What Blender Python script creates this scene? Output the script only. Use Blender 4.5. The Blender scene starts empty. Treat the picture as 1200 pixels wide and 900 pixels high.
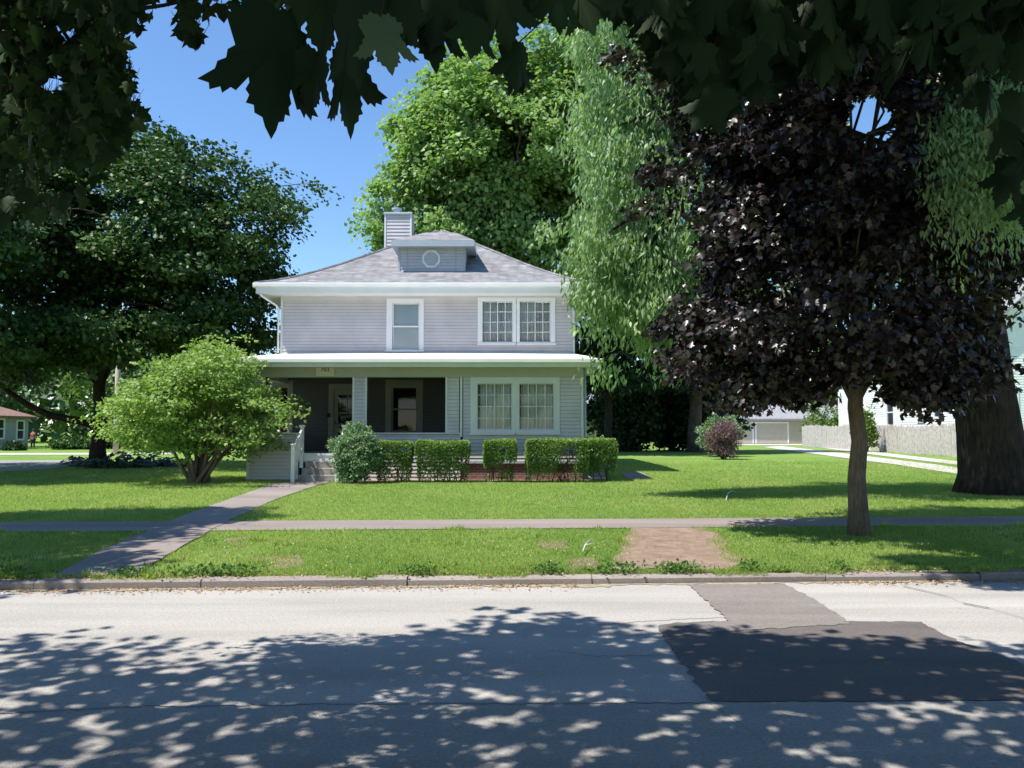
import bpy, math, random
import numpy as np
from mathutils import Vector, Matrix
R = math.radians
random.seed(7)
rng = np.random.default_rng(11)
sc = bpy.context.scene
COL = sc.collection

# ---------------------------------------------------------------- camera, sky, sun, exposure
F = 960.0                      # focal length in pixels of the 1200 px wide photograph
PITCH = R(3.4)
CAMZ = 1.6
cd = bpy.data.cameras.new('camera')
cam = bpy.data.objects.new('camera', cd); COL.objects.link(cam)
cam.location = (0, 0, CAMZ); cam.rotation_euler = (R(90) + PITCH, 0, 0)
cd.sensor_width = 36; cd.lens = 36 * F / 1200; cd.clip_start = 0.05; cd.clip_end = 3000
sc.camera = cam

SUN = Vector((-.47, -.22, 1.0)).normalized()
w = bpy.data.worlds.new('World'); sc.world = w; w.use_nodes = True
nt = w.node_tree; nt.nodes.clear()
sky = nt.nodes.new('ShaderNodeTexSky'); sky.sky_type = 'NISHITA'; sky.sun_disc = False
sky.sun_elevation = math.asin(SUN.z); sky.sun_rotation = math.atan2(SUN.x, SUN.y)
sky.air_density = 1.0; sky.dust_density = 0.0; sky.ozone_density = 5.0
bg = nt.nodes.new('ShaderNodeBackground'); bg.inputs['Strength'].default_value = 0.135
wo = nt.nodes.new('ShaderNodeOutputWorld')
hs_ = nt.nodes.new('ShaderNodeHueSaturation'); hs_.inputs['Saturation'].default_value = 1.08
nt.links.new(sky.outputs[0], hs_.inputs['Color']); nt.links.new(hs_.outputs[0], bg.inputs[0]); nt.links.new(bg.outputs[0], wo.inputs[0])
sl = bpy.data.lights.new('sun', 'SUN'); sl.energy = 4.8; sl.angle = R(0.53); sl.color = (1, .95, .87)
so = bpy.data.objects.new('sun', sl); COL.objects.link(so)
so.rotation_euler = SUN.to_track_quat('Z', 'Y').to_euler(); so.location = (-20, -10, 40)
sc.view_settings.view_transform = 'Standard'; sc.view_settings.look = 'None'
sc.view_settings.exposure = 0.66; sc.view_settings.gamma = 1
sc.render.engine = 'CYCLES'
sc.cycles.max_bounces = 6; sc.cycles.diffuse_bounces = 3; sc.cycles.glossy_bounces = 2
sc.cycles.transmission_bounces = 3; sc.cycles.transparent_max_bounces = 6

# ---------------------------------------------------------------- projection helpers
ST, CT = math.sin(PITCH), math.cos(PITCH)
def ray(px, py):
    u, v = (px - 600) / F, (450 - py) / F
    return Vector((u, CT - v * ST, ST + v * CT))
def P(px, py, Y):                      # the point seen at a pixel, on the plane at depth Y
    d = ray(px, py); t = Y / d.y
    return Vector((d.x * t, Y, CAMZ + d.z * t))
def PX(px, Y): return (px - 600) / F * Y
def PZ(py, Y): return P(600, py, Y).z
K = .055                               # the street runs a little askew
S0 = 8.72                              # kerb face
def gs(s):
    return float(np.interp(s, [S0, S0 + .2, 13, 23.5, 30, 45, 400], [.085, .09, .14, .25, .38, .42, .45]))
def gz(x, y): return gs(y - K * x)
def G(px, py, z0=None):                # the ground point seen at a pixel
    d = ray(px, py); z = .2 if z0 is None else z0
    for _ in range(30):
        t = (z - CAMZ) / d.z
        p = d * t
        if z0 is not None: break
        z = gz(p.x, p.y)
    return Vector((p.x, p.y, z))

# ---------------------------------------------------------------- materials
def mat(name):
    m = bpy.data.materials.new(name); m.use_nodes = True
    n = m.node_tree; b = n.nodes['Principled BSDF']
    return m, n, b
def N(n, t, **kw):
    x = n.nodes.new(t)
    for k, v in kw.items():
        if k in x.inputs.keys(): x.inputs[k].default_value = v
        else: setattr(x, k, v)
    return x
def ramp(n, fac, stops):
    r = n.nodes.new('ShaderNodeValToRGB')
    e = r.color_ramp.elements
    while len(e) < len(stops): e.new(.5)
    for i, (p, c) in enumerate(stops):
        e[i].position = p; e[i].color = (*c, 1)
    n.links.new(fac, r.inputs[0]); return r
def plain(name, c, rough=.6, var=.12, scale=3.0, bump=0.0, bscale=60, metal=0):
    """a colour with slight noise variation"""
    m, n, b = mat(name)
    tc = N(n, 'ShaderNodeTexCoord')
    no = N(n, 'ShaderNodeTexNoise', Scale=scale, Detail=6.0)
    n.links.new(tc.outputs['Object'], no.inputs['Vector'])
    lo = tuple(x * (1 - var) for x in c); hi = tuple(min(1, x * (1 + var)) for x in c)
    r = ramp(n, no.outputs['Fac'], [(.3, lo), (.7, hi)])
    n.links.new(r.outputs[0], b.inputs['Base Color'])
    b.inputs['Roughness'].default_value = rough; b.inputs['Metallic'].default_value = metal
    if bump:
        n2 = N(n, 'ShaderNodeTexNoise', Scale=bscale, Detail=5.0)
        n.links.new(tc.outputs['Object'], n2.inputs['Vector'])
        bp = N(n, 'ShaderNodeBump', Strength=bump, Distance=.02)
        n.links.new(n2.outputs['Fac'], bp.inputs['Height']); n.links.new(bp.outputs[0], b.inputs['Normal'])
    return m
def bark(name, c, var=.45, sc_=9.0):
    sc_ = sc_ * 1.5
    m, n, b = mat(name)
    tc = N(n, 'ShaderNodeTexCoord'); mp = N(n, 'ShaderNodeMapping'); mp.inputs['Scale'].default_value = (1, 1, .2)
    n.links.new(tc.outputs['Object'], mp.inputs[0])
    a = N(n, 'ShaderNodeTexNoise', Scale=sc_, Detail=9.0, Roughness=.65, Distortion=.4); n.links.new(mp.outputs[0], a.inputs[0])
    q = N(n, 'ShaderNodeTexNoise', Scale=1.6, Detail=5.0); n.links.new(tc.outputs['Object'], q.inputs[0])
    r1 = ramp(n, a.outputs['Fac'], [(.35, tuple(x*(1-var) for x in c)), (.65, tuple(x*(1+var) for x in c))])
    r2 = ramp(n, q.outputs['Fac'], [(.35, (.7, .72, .7)), (.7, (1.25, 1.2, 1.15))])
    mx = N(n, 'ShaderNodeMixRGB', blend_type='MULTIPLY'); mx.inputs[0].default_value = 1
    n.links.new(r1.outputs[0], mx.inputs[1]); n.links.new(r2.outputs[0], mx.inputs[2]); n.links.new(mx.outputs[0], b.inputs['Base Color'])
    b.inputs['Roughness'].default_value = .95; b.inputs['Specular IOR Level'].default_value = .15
    bp = N(n, 'ShaderNodeBump', Strength=1.0, Distance=.05); n.links.new(a.outputs['Fac'], bp.inputs['Height']); n.links.new(bp.outputs[0], b.inputs['Normal'])
    return m
def leafmat(name, dark, light, trans=.35, rough=.45, spec=.4):
    m, n, b = mat(name)
    at = N(n, 'ShaderNodeAttribute', attribute_name='tint')
    r = ramp(n, at.outputs['Fac'], [(0, dark), (1, light)])
    n.links.new(r.outputs[0], b.inputs['Base Color'])
    b.inputs['Roughness'].default_value = rough
    b.inputs['Specular IOR Level'].default_value = spec
    tr = N(n, 'ShaderNodeBsdfTranslucent')
    mc = N(n, 'ShaderNodeMixRGB', blend_type='MULTIPLY'); mc.inputs[0].default_value = 1
    mc.inputs[2].default_value = (1.05, 1.25, .55, 1)
    n.links.new(r.outputs[0], mc.inputs[1]); n.links.new(mc.outputs[0], tr.inputs[0])
    mx = N(n, 'ShaderNodeMixShader'); mx.inputs[0].default_value = trans
    n.links.new(b.outputs[0], mx.inputs[1]); n.links.new(tr.outputs[0], mx.inputs[2])
    n.links.new(mx.outputs[0], n.nodes['Material Output'].inputs[0])
    return m

M = {}
M['lap'] = plain('grey_vinyl_siding', (.60, .56, .565), .5, .09, 1.7)
M['porchlap'] = plain('shade_toned_siding', (.095, .095, .10), .6, .06, 1.2)  # grey siding darkened: the porch shade is put into the colour
M['white'] = plain('white_paint', (.80, .80, .80), .4, .04, 2)
M['offwhite'] = plain('weathered_white_trim', (.68, .70, .68), .5, .06, 2)
M['gutter'] = plain('white_metal_gutter', (.78, .79, .78), .35, .05, 1.5)
M['soffit'] = plain('grey_soffit', (.42, .42, .40), .6, .05, 2)
M['greytrim'] = plain('blue_grey_trim', (.42, .47, .52), .5, .06, 3)
M['porchfloor'] = plain('grey_porch_boards', (.25, .25, .25), .6, .15, 3)
M['metalroof'] = plain('white_coated_porch_roof', (.78, .77, .78), .5, .05, .6)
M['curtain'] = plain('pleated_curtain', (.80, .79, .75), .9, .08, 3)
M['shade'] = plain('roller_shade', (.82, .86, .88), .9, .03, 3)
M['dark'] = plain('dark_interior', (.03, .03, .03), .9, .1)
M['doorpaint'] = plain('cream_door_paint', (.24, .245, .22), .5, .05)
M['steps'] = plain('weathered_concrete_steps', (.30, .275, .25), .9, .35, 5, .5, 30)
M['iron'] = plain('dark_bronze_metal', (.04, .03, .03), .4, .1, 3, 0, 60, .8)
M['plaque'] = plain('cream_plaque', (.62, .60, .46), .6, .04)
M['digit'] = plain('black_painted_digits', (.02, .02, .02), .6, .1)
M['barkdark'] = bark('dark_tree_bark', (.045, .036, .03), .45, 10)
M['barkgrey'] = bark('grey_brown_tree_bark', (.10, .08, .066), .5, 9)
M['barkshade'] = bark('deep_furrowed_dark_bark', (.045, .034, .027), .5, 8)
M['barkbrown'] = bark('brown_tree_bark', (.21, .16, .125), .3, 22)
M['picket'] = plain('weathered_fence_wood', (.50, .46, .44), .9, .25, 6, .3, 30)
M['concrete'] = plain('pale_driveway_concrete', (.50, .47, .43), .95, .15, 1.5, .3, 40)
M['garage'] = plain('tan_garage_siding', (.44, .41, .31), .7, .06)
M['garagedoor'] = plain('beige_garage_door', (.48, .44, .36), .6, .05)
M['bluehouse'] = plain('blue_grey_clapboard', (.33, .37, .40), .7, .08)
M['whitehouse'] = plain('white_clapboard', (.80, .82, .80), .6, .05)
M['brownroof'] = plain('brown_shingles', (.22, .13, .11), .9, .25, 5)
M['greyroof'] = plain('pale_grey_shingles', (.27, .27, .29), .9, .2, 5)
M['polewood'] = plain('pale_pole_wood', (.42, .37, .28), .9, .2, 6)
M['redcloth'] = plain('dusty_red_cloth', (.35, .10, .10), .9, .1)
M['darkcloth'] = plain('dark_trouser_cloth', (.02, .02, .03), .9, .1)
M['skin'] = plain('skin', (.35, .2, .14), .6, .05)
M['hair'] = plain('dark_hair', (.03, .02, .015), .7, .1)
M['clover'] = plain('white_clover_bloom', (.70, .70, .62), .8, .1)
M['deadleaf'] = plain('dry_leaf_litter', (.36, .24, .13), .9, .5, 30)
M['tar'] = plain('black_crack_sealant', (.035, .035, .04), .5, .2)

def shingle_mat():
    m, n, b = mat('grey_asphalt_shingles')
    tc = N(n, 'ShaderNodeTexCoord'); mp = N(n, 'ShaderNodeMapping'); mp.inputs['Scale'].default_value = (1, 1, 2.2)
    n.links.new(tc.outputs['Object'], mp.inputs[0])
    sx = N(n, 'ShaderNodeSeparateXYZ'); n.links.new(tc.outputs['Object'], sx.inputs[0])
    add = N(n, 'ShaderNodeMath', operation='ADD'); n.links.new(sx.outputs[0], add.inputs[0]); n.links.new(sx.outputs[1], add.inputs[1])
    cx = N(n, 'ShaderNodeCombineXYZ'); n.links.new(add.outputs[0], cx.inputs[0]); n.links.new(sx.outputs[2], cx.inputs[1])
    br = N(n, 'ShaderNodeTexBrick', Scale=1.0)
    br.inputs['Brick Width'].default_value = .30; br.inputs['Row Height'].default_value = .075
    br.inputs['Mortar Size'].default_value = .008
    br.inputs['Color1'].default_value = (.30, .30, .31, 1); br.inputs['Color2'].default_value = (.20, .20, .215, 1)
    br.inputs['Mortar'].default_value = (.13, .13, .14, 1)
    n.links.new(cx.outputs[0], br.inputs[0])
    no = N(n, 'ShaderNodeTexNoise', Scale=2.5, Detail=8.0); n.links.new(tc.outputs['Object'], no.inputs[0])
    r = ramp(n, no.outputs['Fac'], [(.3, (.75, .72, .70)), (.7, (1.2, 1.2, 1.2))])
    mx = N(n, 'ShaderNodeMixRGB', blend_type='MULTIPLY'); mx.inputs[0].default_value = 1
    n.links.new(br.outputs[0], mx.inputs[1]); n.links.new(r.outputs[0], mx.inputs[2])
    n.links.new(mx.outputs[0], b.inputs['Base Color']); b.inputs['Roughness'].default_value = .95
    bp = N(n, 'ShaderNodeBump', Strength=.5, Distance=.02); n.links.new(br.outputs['Fac'], bp.inputs['Height']); bp.invert = True
    n.links.new(bp.outputs[0], b.inputs['Normal'])
    return m
M['shingle'] = shingle_mat()

def brick_mat():
    m, n, b = mat('dark_red_brick')
    tc = N(n, 'ShaderNodeTexCoord'); sx = N(n, 'ShaderNodeSeparateXYZ'); n.links.new(tc.outputs['Object'], sx.inputs[0])
    add = N(n, 'ShaderNodeMath', operation='ADD'); n.links.new(sx.outputs[0], add.inputs[0]); n.links.new(sx.outputs[1], add.inputs[1])
    cx = N(n, 'ShaderNodeCombineXYZ'); n.links.new(add.outputs[0], cx.inputs[0]); n.links.new(sx.outputs[2], cx.inputs[1])
    br = N(n, 'ShaderNodeTexBrick', Scale=1.0)
    br.inputs['Brick Width'].default_value = .22; br.inputs['Row Height'].default_value = .075; br.inputs['Mortar Size'].default_value = .008
    br.inputs['Color1'].default_value = (.20, .075, .065, 1); br.inputs['Color2'].default_value = (.27, .115, .10, 1); br.inputs['Mortar'].default_value = (.3, .26, .24, 1)
    n.links.new(cx.outputs[0], br.inputs[0]); n.links.new(br.outputs[0], b.inputs['Base Color']); b.inputs['Roughness'].default_value = .9
    return m
M['brick'] = brick_mat()

def glass_mat():
    m, n, b = mat('window_glass'); n.nodes.remove(b)
    t = N(n, 'ShaderNodeBsdfTransparent'); t.inputs[0].default_value = (.90, .92, .91, 1)
    g = N(n, 'ShaderNodeBsdfGlossy', Roughness=.03)
    fr = N(n, 'ShaderNodeFresnel', IOR=1.5)
    mth = N(n, 'ShaderNodeMath', operation='MULTIPLY_ADD'); mth.inputs[1].default_value = 1.0; mth.inputs[2].default_value = .0
    n.links.new(fr.outputs[0], mth.inputs[0])
    mx = N(n, 'ShaderNodeMixShader'); n.links.new(mth.outputs[0], mx.inputs[0])
    n.links.new(t.outputs[0], mx.inputs[1]); n.links.new(g.outputs[0], mx.inputs[2])
    n.links.new(mx.outputs[0], n.nodes['Material Output'].inputs[0])
    return m
M['glass'] = glass_mat()

def road_mat(name, c, var, tint2):
    m, n, b = mat(name)
    tc = N(n, 'ShaderNodeTexCoord')
    big = N(n, 'ShaderNodeTexNoise', Scale=.45, Detail=9.0, Roughness=.65)
    mp = N(n, 'ShaderNodeMapping'); mp.inputs['Scale'].default_value = (.5, 1.6, 1)
    n.links.new(tc.outputs['Object'], mp.inputs[0]); n.links.new(mp.outputs[0], big.inputs[0])
    fine = N(n, 'ShaderNodeTexVoronoi', Scale=110.0); n.links.new(tc.outputs['Object'], fine.inputs[0])
    fn = N(n, 'ShaderNodeTexNoise', Scale=45.0, Detail=4.0); n.links.new(tc.outputs['Object'], fn.inputs[0])
    r = ramp(n, big.outputs['Fac'], [(.3, tuple(x * (1 - var) for x in c)), (.55, c), (.75, tint2)])
    r2 = ramp(n, fine.outputs['Distance'], [(.0, (.72, .72, .72)), (.5, (1.12, 1.12, 1.12))])
    r3 = ramp(n, fn.outputs['Fac'], [(.3, (.82, .82, .82)), (.7, (1.12, 1.12, 1.12))])
    m1 = N(n, 'ShaderNodeMixRGB', blend_type='MULTIPLY'); m1.inputs[0].default_value = 1
    m2 = N(n, 'ShaderNodeMixRGB', blend_type='MULTIPLY'); m2.inputs[0].default_value = 1
    n.links.new(r.outputs[0], m1.inputs[1]); n.links.new(r2.outputs[0], m1.inputs[2])
    n.links.new(m1.outputs[0], m2.inputs[1]); n.links.new(r3.outputs[0], m2.inputs[2])
    mp2 = N(n, 'ShaderNodeMapping'); mp2.inputs['Scale'].default_value = (.12, 1.5, 1); n.links.new(tc.outputs['Object'], mp2.inputs[0])
    tr_ = N(n, 'ShaderNodeTexNoise', Scale=1.0, Detail=4.0, Distortion=.3); n.links.new(mp2.outputs[0], tr_.inputs[0])
    r4 = ramp(n, tr_.outputs['Fac'], [(.35, (.86, .855, .85)), (.6, (1.05, 1.05, 1.05))])
    m3 = N(n, 'ShaderNodeMixRGB', blend_type='MULTIPLY'); m3.inputs[0].default_value = 1
    n.links.new(m2.outputs[0], m3.inputs[1]); n.links.new(r4.outputs[0], m3.inputs[2])
    st = N(n, 'ShaderNodeTexNoise', Scale=3.1, Detail=6.0, Roughness=.7); n.links.new(tc.outputs['Object'], st.inputs[0])
    r5 = ramp(n, st.outputs['Fac'], [(.24, (.62, .60, .58)), (.34, (1, 1, 1))])
    m4 = N(n, 'ShaderNodeMixRGB', blend_type='MULTIPLY'); m4.inputs[0].default_value = 1
    n.links.new(m3.outputs[0], m4.inputs[1]); n.links.new(r5.outputs[0], m4.inputs[2])
    n.links.new(m4.outputs[0], b.inputs['Base Color']); b.inputs['Roughness'].default_value = .92
    bp = N(n, 'ShaderNodeBump', Strength=.5, Distance=.006); n.links.new(fine.outputs['Distance'], bp.inputs['Height']); n.links.new(bp.outputs[0], b.inputs['Normal'])
    return m
M['road'] = road_mat('pale_worn_road_surface', (.375, .355, .33), .16, (.42, .40, .375))
M['patch'] = road_mat('dark_asphalt_patch', (.135, .118, .11), .35, (.20, .18, .165))
M['patchold'] = road_mat('grey_worn_asphalt_patch', (.21, .185, .17), .2, (.26, .235, .215))
M['lane'] = road_mat('blue_grey_road_strip', (.315, .30, .28), .16, (.36, .34, .315))
M['walk'] = road_mat('brown_grey_walk', (.25, .21, .19), .2, (.30, .26, .235))
M['kerb'] = road_mat('stone_kerb', (.29, .25, .225), .45, (.38, .34, .30))
M['sidestreet'] = road_mat('side_street_asphalt', (.30, .28, .28), .15, (.34, .32, .31))
def soil_mat():
    m, n, b = mat('bare_brown_soil')
    tc = N(n, 'ShaderNodeTexCoord')
    a = N(n, 'ShaderNodeTexNoise', Scale=5.0, Detail=10.0, Roughness=.7); n.links.new(tc.outputs['Object'], a.inputs[0])
    r = ramp(n, a.outputs['Fac'], [(.3, (.17, .115, .08)), (.5, (.27, .19, .135)), (.7, (.35, .27, .20))])
    n.links.new(r.outputs[0], b.inputs['Base Color']); b.inputs['Roughness'].default_value = 1
    f = N(n, 'ShaderNodeTexNoise', Scale=40.0, Detail=8.0); n.links.new(tc.outputs['Object'], f.inputs[0])
    bp = N(n, 'ShaderNodeBump', Strength=1.0, Distance=.03); n.links.new(f.outputs['Fac'], bp.inputs['Height']); n.links.new(bp.outputs[0], b.inputs['Normal'])
    return m
M['soil'] = soil_mat(); M['silt'] = plain('sandy_gutter_silt', (.33, .27, .19), 1, .3, 12, .6, 50)
def lawn_mat():
    m, n, b = mat('lawn_turf')
    tc = N(n, 'ShaderNodeTexCoord')
    a = N(n, 'ShaderNodeTexNoise', Scale=.35, Detail=8.0, Roughness=.6); n.links.new(tc.outputs['Object'], a.inputs[0])
    r = ramp(n, a.outputs['Fac'], [(.3, (.16, .28, .055)), (.5, (.20, .32, .07)), (.7, (.26, .36, .10))])
    f = N(n, 'ShaderNodeTexNoise', Scale=22.0, Detail=8.0, Roughness=.8); n.links.new(tc.outputs['Object'], f.inputs[0])
    r2 = ramp(n, f.outputs['Fac'], [(.3, (.62, .66, .6)), (.7, (1.25, 1.2, 1.2))])
    mx = N(n, 'ShaderNodeMixRGB', blend_type='MULTIPLY'); mx.inputs[0].default_value = 1
    n.links.new(r.outputs[0], mx.inputs[1]); n.links.new(r2.outputs[0], mx.inputs[2])
    n.links.new(mx.outputs[0], b.inputs['Base Color']); b.inputs['Roughness'].default_value = 1
    b.inputs['Specular IOR Level'].default_value = .1
    bp = N(n, 'ShaderNodeBump', Strength=1.0, Distance=.05); n.links.new(f.outputs['Fac'], bp.inputs['Height']); n.links.new(bp.outputs[0], b.inputs['Normal'])
    return m
M['lawn'] = lawn_mat()
M['grass'] = leafmat('grass_blade', (.16, .29, .055), (.41, .48, .15), .45, .6, .15)
_r = [x for x in M['grass'].node_tree.nodes if x.type == 'VALTORGB'][0].color_ramp
_r.elements[1].position = .9; _e = _r.elements.new(.97); _e.color = (.52, .47, .25, 1)
M['weed'] = leafmat('weed_leaf', (.06, .14, .03), (.12, .22, .05), .3, .6, .2)
M['lf_near'] = leafmat('shaded_maple_leaf', (.018, .034, .016), (.032, .055, .022), .06, .6, .12)  # crown shade is put into this very dark leaf colour
M['lf_lit'] = leafmat('sun_toned_maple_leaf', (.09, .13, .08), (.14, .18, .12), .3, .5, .3)  # lit copy of the maple leaf, sunlight put into the colour
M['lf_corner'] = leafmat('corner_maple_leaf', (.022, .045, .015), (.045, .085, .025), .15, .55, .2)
M['lf_street'] = leafmat('street_maple_leaf', (.03, .065, .015), (.06, .12, .03), .25, .5, .3)
M['lf_purple'] = leafmat('purple_maple_leaf', (.016, .009, .012), (.045, .024, .028), .08, .38, .6)
_r = [x for x in M['lf_purple'].node_tree.nodes if x.type == 'VALTORGB'][0].color_ramp
_r.elements[0].color = (.014, .016, .011, 1); _r.elements[1].color = (.075, .062, .058, 1); _e = _r.elements.new(.4); _e.color = (.026, .024, .018, 1); _e = _r.elements.new(.7); _e.color = (.042, .024, .026, 1)
M['lf_pale'] = leafmat('pale_drooping_leaf', (.20, .32, .14), (.40, .52, .28), .42, .5, .4)
M['lf_left'] = leafmat('broadleaf_leaf', (.028, .068, .014), (.085, .165, .035), .14, .5, .35)
M['lf_back'] = leafmat('sunny_background_leaf', (.15, .27, .07), (.36, .48, .20), .42, .5, .35)
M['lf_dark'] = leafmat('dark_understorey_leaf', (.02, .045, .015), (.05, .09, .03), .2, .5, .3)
M['lf_lime'] = leafmat('lime_green_leaf', (.17, .27, .06), (.38, .50, .17), .38, .5, .3)
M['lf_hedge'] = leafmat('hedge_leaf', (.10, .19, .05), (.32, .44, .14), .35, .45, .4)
M['lf_mock'] = leafmat('blue_green_shrub_leaf', (.09, .18, .08), (.28, .40, .23), .3, .45, .4)
M['lf_hosta'] = leafmat('hosta_leaf', (.03, .06, .03), (.07, .13, .06), .2, .5, .3)
M['lf_plum'] = leafmat('plum_shrub_leaf', (.10, .05, .07), (.26, .16, .18), .25, .5, .3)
M['lf_farlight'] = leafmat('far_light_leaf', (.09, .16, .03), (.20, .30, .07), .35, .6, .2)

# ---------------------------------------------------------------- object helpers
def tag(o, label=None, cat=None, group=None, kind=None):
    if label: o['label'] = label
    if cat: o['category'] = cat
    if group: o['group'] = group
    if kind: o['kind'] = kind
    return o
def empty(name, loc=(0, 0, 0), **kw):
    o = bpy.data.objects.new(name, None); COL.objects.link(o); o.location = loc
    o.empty_display_size = .2
    return tag(o, **kw)
def link(name, me, m, parent=None, **kw):
    o = bpy.data.objects.new(name, me); COL.objects.link(o)
    if m is not None: me.materials.append(m)
    if parent is not None:
        o.parent = parent
        wl = Vector((0, 0, 0)); q = parent
        while q is not None: wl += q.location; q = q.parent
        o.location = -wl                 # geometry is authored in world coordinates
    return tag(o, **kw)
def mesh_np(name, V, Fc, tint=None, smooth=False):
    """V (n,3), Fc (m,k)"""
    V = np.asarray(V, np.float32); Fc = np.asarray(Fc, np.int32)
    me = bpy.data.meshes.new(name)
    me.vertices.add(len(V)); me.vertices.foreach_set('co', V.ravel())
    m_, k = Fc.shape
    me.loops.add(m_ * k); me.loops.foreach_set('vertex_index', Fc.ravel())
    me.polygons.add(m_); me.polygons.foreach_set('loop_start', np.arange(0, m_ * k, k, dtype=np.int32))
    me.polygons.foreach_set('loop_total', np.full(m_, k, np.int32))
    if smooth: me.polygons.foreach_set('use_smooth', np.ones(m_, bool))
    if tint is not None:
        a = me.attributes.new('tint', 'FLOAT', 'FACE'); a.data.foreach_set('value', np.asarray(tint, np.float32))
    me.update(calc_edges=True)
    return me

class MB:
    """collects shapes into one mesh"""
    def __init__(s): s.v = []; s.f = []
    def box(s, x0, x1, y0, y1, z0, z1):
        if x0 > x1: x0, x1 = x1, x0
        if y0 > y1: y0, y1 = y1, y0
        if z0 > z1: z0, z1 = z1, z0
        b = len(s.v)
        s.v += [(x0,y0,z0),(x1,y0,z0),(x1,y1,z0),(x0,y1,z0),(x0,y0,z1),(x1,y0,z1),(x1,y1,z1),(x0,y1,z1)]
        s.f += [tuple(b+i for i in q) for q in ((0,3,2,1),(4,5,6,7),(0,1,5,4),(1,2,6,5),(2,3,7,6),(3,0,4,7))]
        return s
    def poly(s, pts):
        b = len(s.v); s.v += [tuple(p) for p in pts]; s.f.append(tuple(range(b, b + len(pts)))); return s
    def prism(s, pts, vec):
        """closed prism from a planar outline pushed along vec"""
        b = len(s.v); n = len(pts); vec = Vector(vec)
        s.v += [tuple(p) for p in pts] + [tuple(Vector(p) + vec) for p in pts]
        s.f.append(tuple(range(b, b + n))); s.f.append(tuple(range(b + 2*n - 1, b + n - 1, -1)))
        for i in range(n):
            j = (i + 1) % n; s.f.append((b+i, b+n+i, b+n+j, b+j))
        return s
    def tube(s, pts, rad, seg=8, cap=True):
        pts = [Vector(p) for p in pts]
        if not hasattr(rad, '__len__'): rad = [rad] * len(pts)
        b = len(s.v)
        up = Vector((0, 0, 1))
        t0 = (pts[1] - pts[0]).normalized()
        if abs(t0.dot(up)) > .95: up = Vector((0, 1, 0))
        a = t0.cross(up).normalized()
        for i, p in enumerate(pts):
            t = (pts[min(i+1, len(pts)-1)] - pts[max(i-1, 0)]).normalized()
            a = (a - t * a.dot(t)).normalized(); c = t.cross(a)
            for k in range(seg):
                an = 2 * math.pi * k / seg
                s.v.append(tuple(p + (a * math.cos(an) + c * math.sin(an)) * rad[i]))
        for i in range(len(pts) - 1):
            for k in range(seg):
                k2 = (k + 1) % seg
                s.f.append((b+i*seg+k, b+i*seg+k2, b+(i+1)*seg+k2, b+(i+1)*seg+k))
        if cap:
            s.f.append(tuple(b + k for k in reversed(range(seg))))
            s.f.append(tuple(b + (len(pts)-1)*seg + k for k in range(seg)))
        return s
    def build(s, name, m, parent=None, smooth=False, bevel=0, **kw):
        me = bpy.data.meshes.new(name); me.from_pydata(s.v, [], s.f); me.update()
        if smooth:
            for p in me.polygons: p.use_smooth = True
        o = link(name, me, m, parent, **kw)
        if bevel:
            md = o.modifiers.new('bevel', 'BEVEL'); md.width = bevel; md.segments = 2; md.limit_method = 'ANGLE'
        return o
def setting(name, mb, m): return mb.build(name, m, kind='structure')

# ---------------------------------------------------------------- leaves and trees
T = {}
def fan(half, cy, z=lambda x, y: -.18 * abs(x)):
    pts = half + [(-x, y) for x, y in reversed(half[1:-1])]
    V = [(0, cy, .03)] + [(x, y, z(x, y)) for x, y in pts]
    n = len(pts); Fc = [(0, 1 + i, 1 + (i + 1) % n) for i in range(n)]
    return np.array(V, float), np.array(Fc)
T['maple_fine'] = fan([(0, 0), (.06, -.07), (.13, -.06), (.2, -.12), (.26, -.05), (.36, -.06), (.37, .03), (.50, .03), (.46, .09), (.50, .13),
    (.40, .2), (.47, .22), (.48, .29), (.56, .30), (.58, .36), (.74, .41), (.63, .47), (.62, .53), (.52, .53), (.50, .59), (.42, .56), (.37, .60), (.26, .49),
    (.245, .56), (.28, .61), (.24, .67), (.27, .73), (.19, .77), (.18, .84), (.10, .90), (.07, .99), (0, 1.12)], .30)
_v = T['maple_fine'][0]; _v[:, 1] += np.abs(_v[:, 0]) * .42 * (_v[:, 1] > .15); _v[:, 0] *= .80
T['maple'] = fan([(0, 0), (.22, -.08), (.5, .06), (.36, .2), (.68, .44), (.30, .50), (.25, .74), (0, 1.05)], .32)
T['leaf6'] = (np.array([(0,0,0),(.24,.3,-.06),(.2,.65,-.06),(0,1,-.08),(-.2,.65,-.06),(-.24,.3,-.06),(0,.45,.03)], float),
              np.array([(6,0,1),(6,1,2),(6,2,3),(6,3,4),(6,4,5),(6,5,0)]))
T['lance'] = (np.array([(0,0,0),(.17,.38,-.03),(0,1,-.1),(-.17,.38,-.03)], float), np.array([(0,1,2),(0,2,3)]))
T['broad'] = (np.array([(0,0,0),(.42,.42,-.12),(0,1,-.08),(-.42,.42,-.12)], float), np.array([(0,1,2),(0,2,3)]))
T['three'] = (np.array([(0,0,0),(.5,.15,-.1),(.3,.45,0),(.5,.8,-.1),(0,1,-.05),(-.5,.8,-.1),(-.3,.45,0),(-.5,.15,-.1)], float),
              np.array([(0,1,2),(0,2,6),(0,6,7),(2,3,4),(2,4,6),(6,4,5)]))
T['blade'] = (np.array([(-.05,0,0),(.05,0,0),(0,1,.0)], float), np.array([(0,1,2)]))

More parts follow.
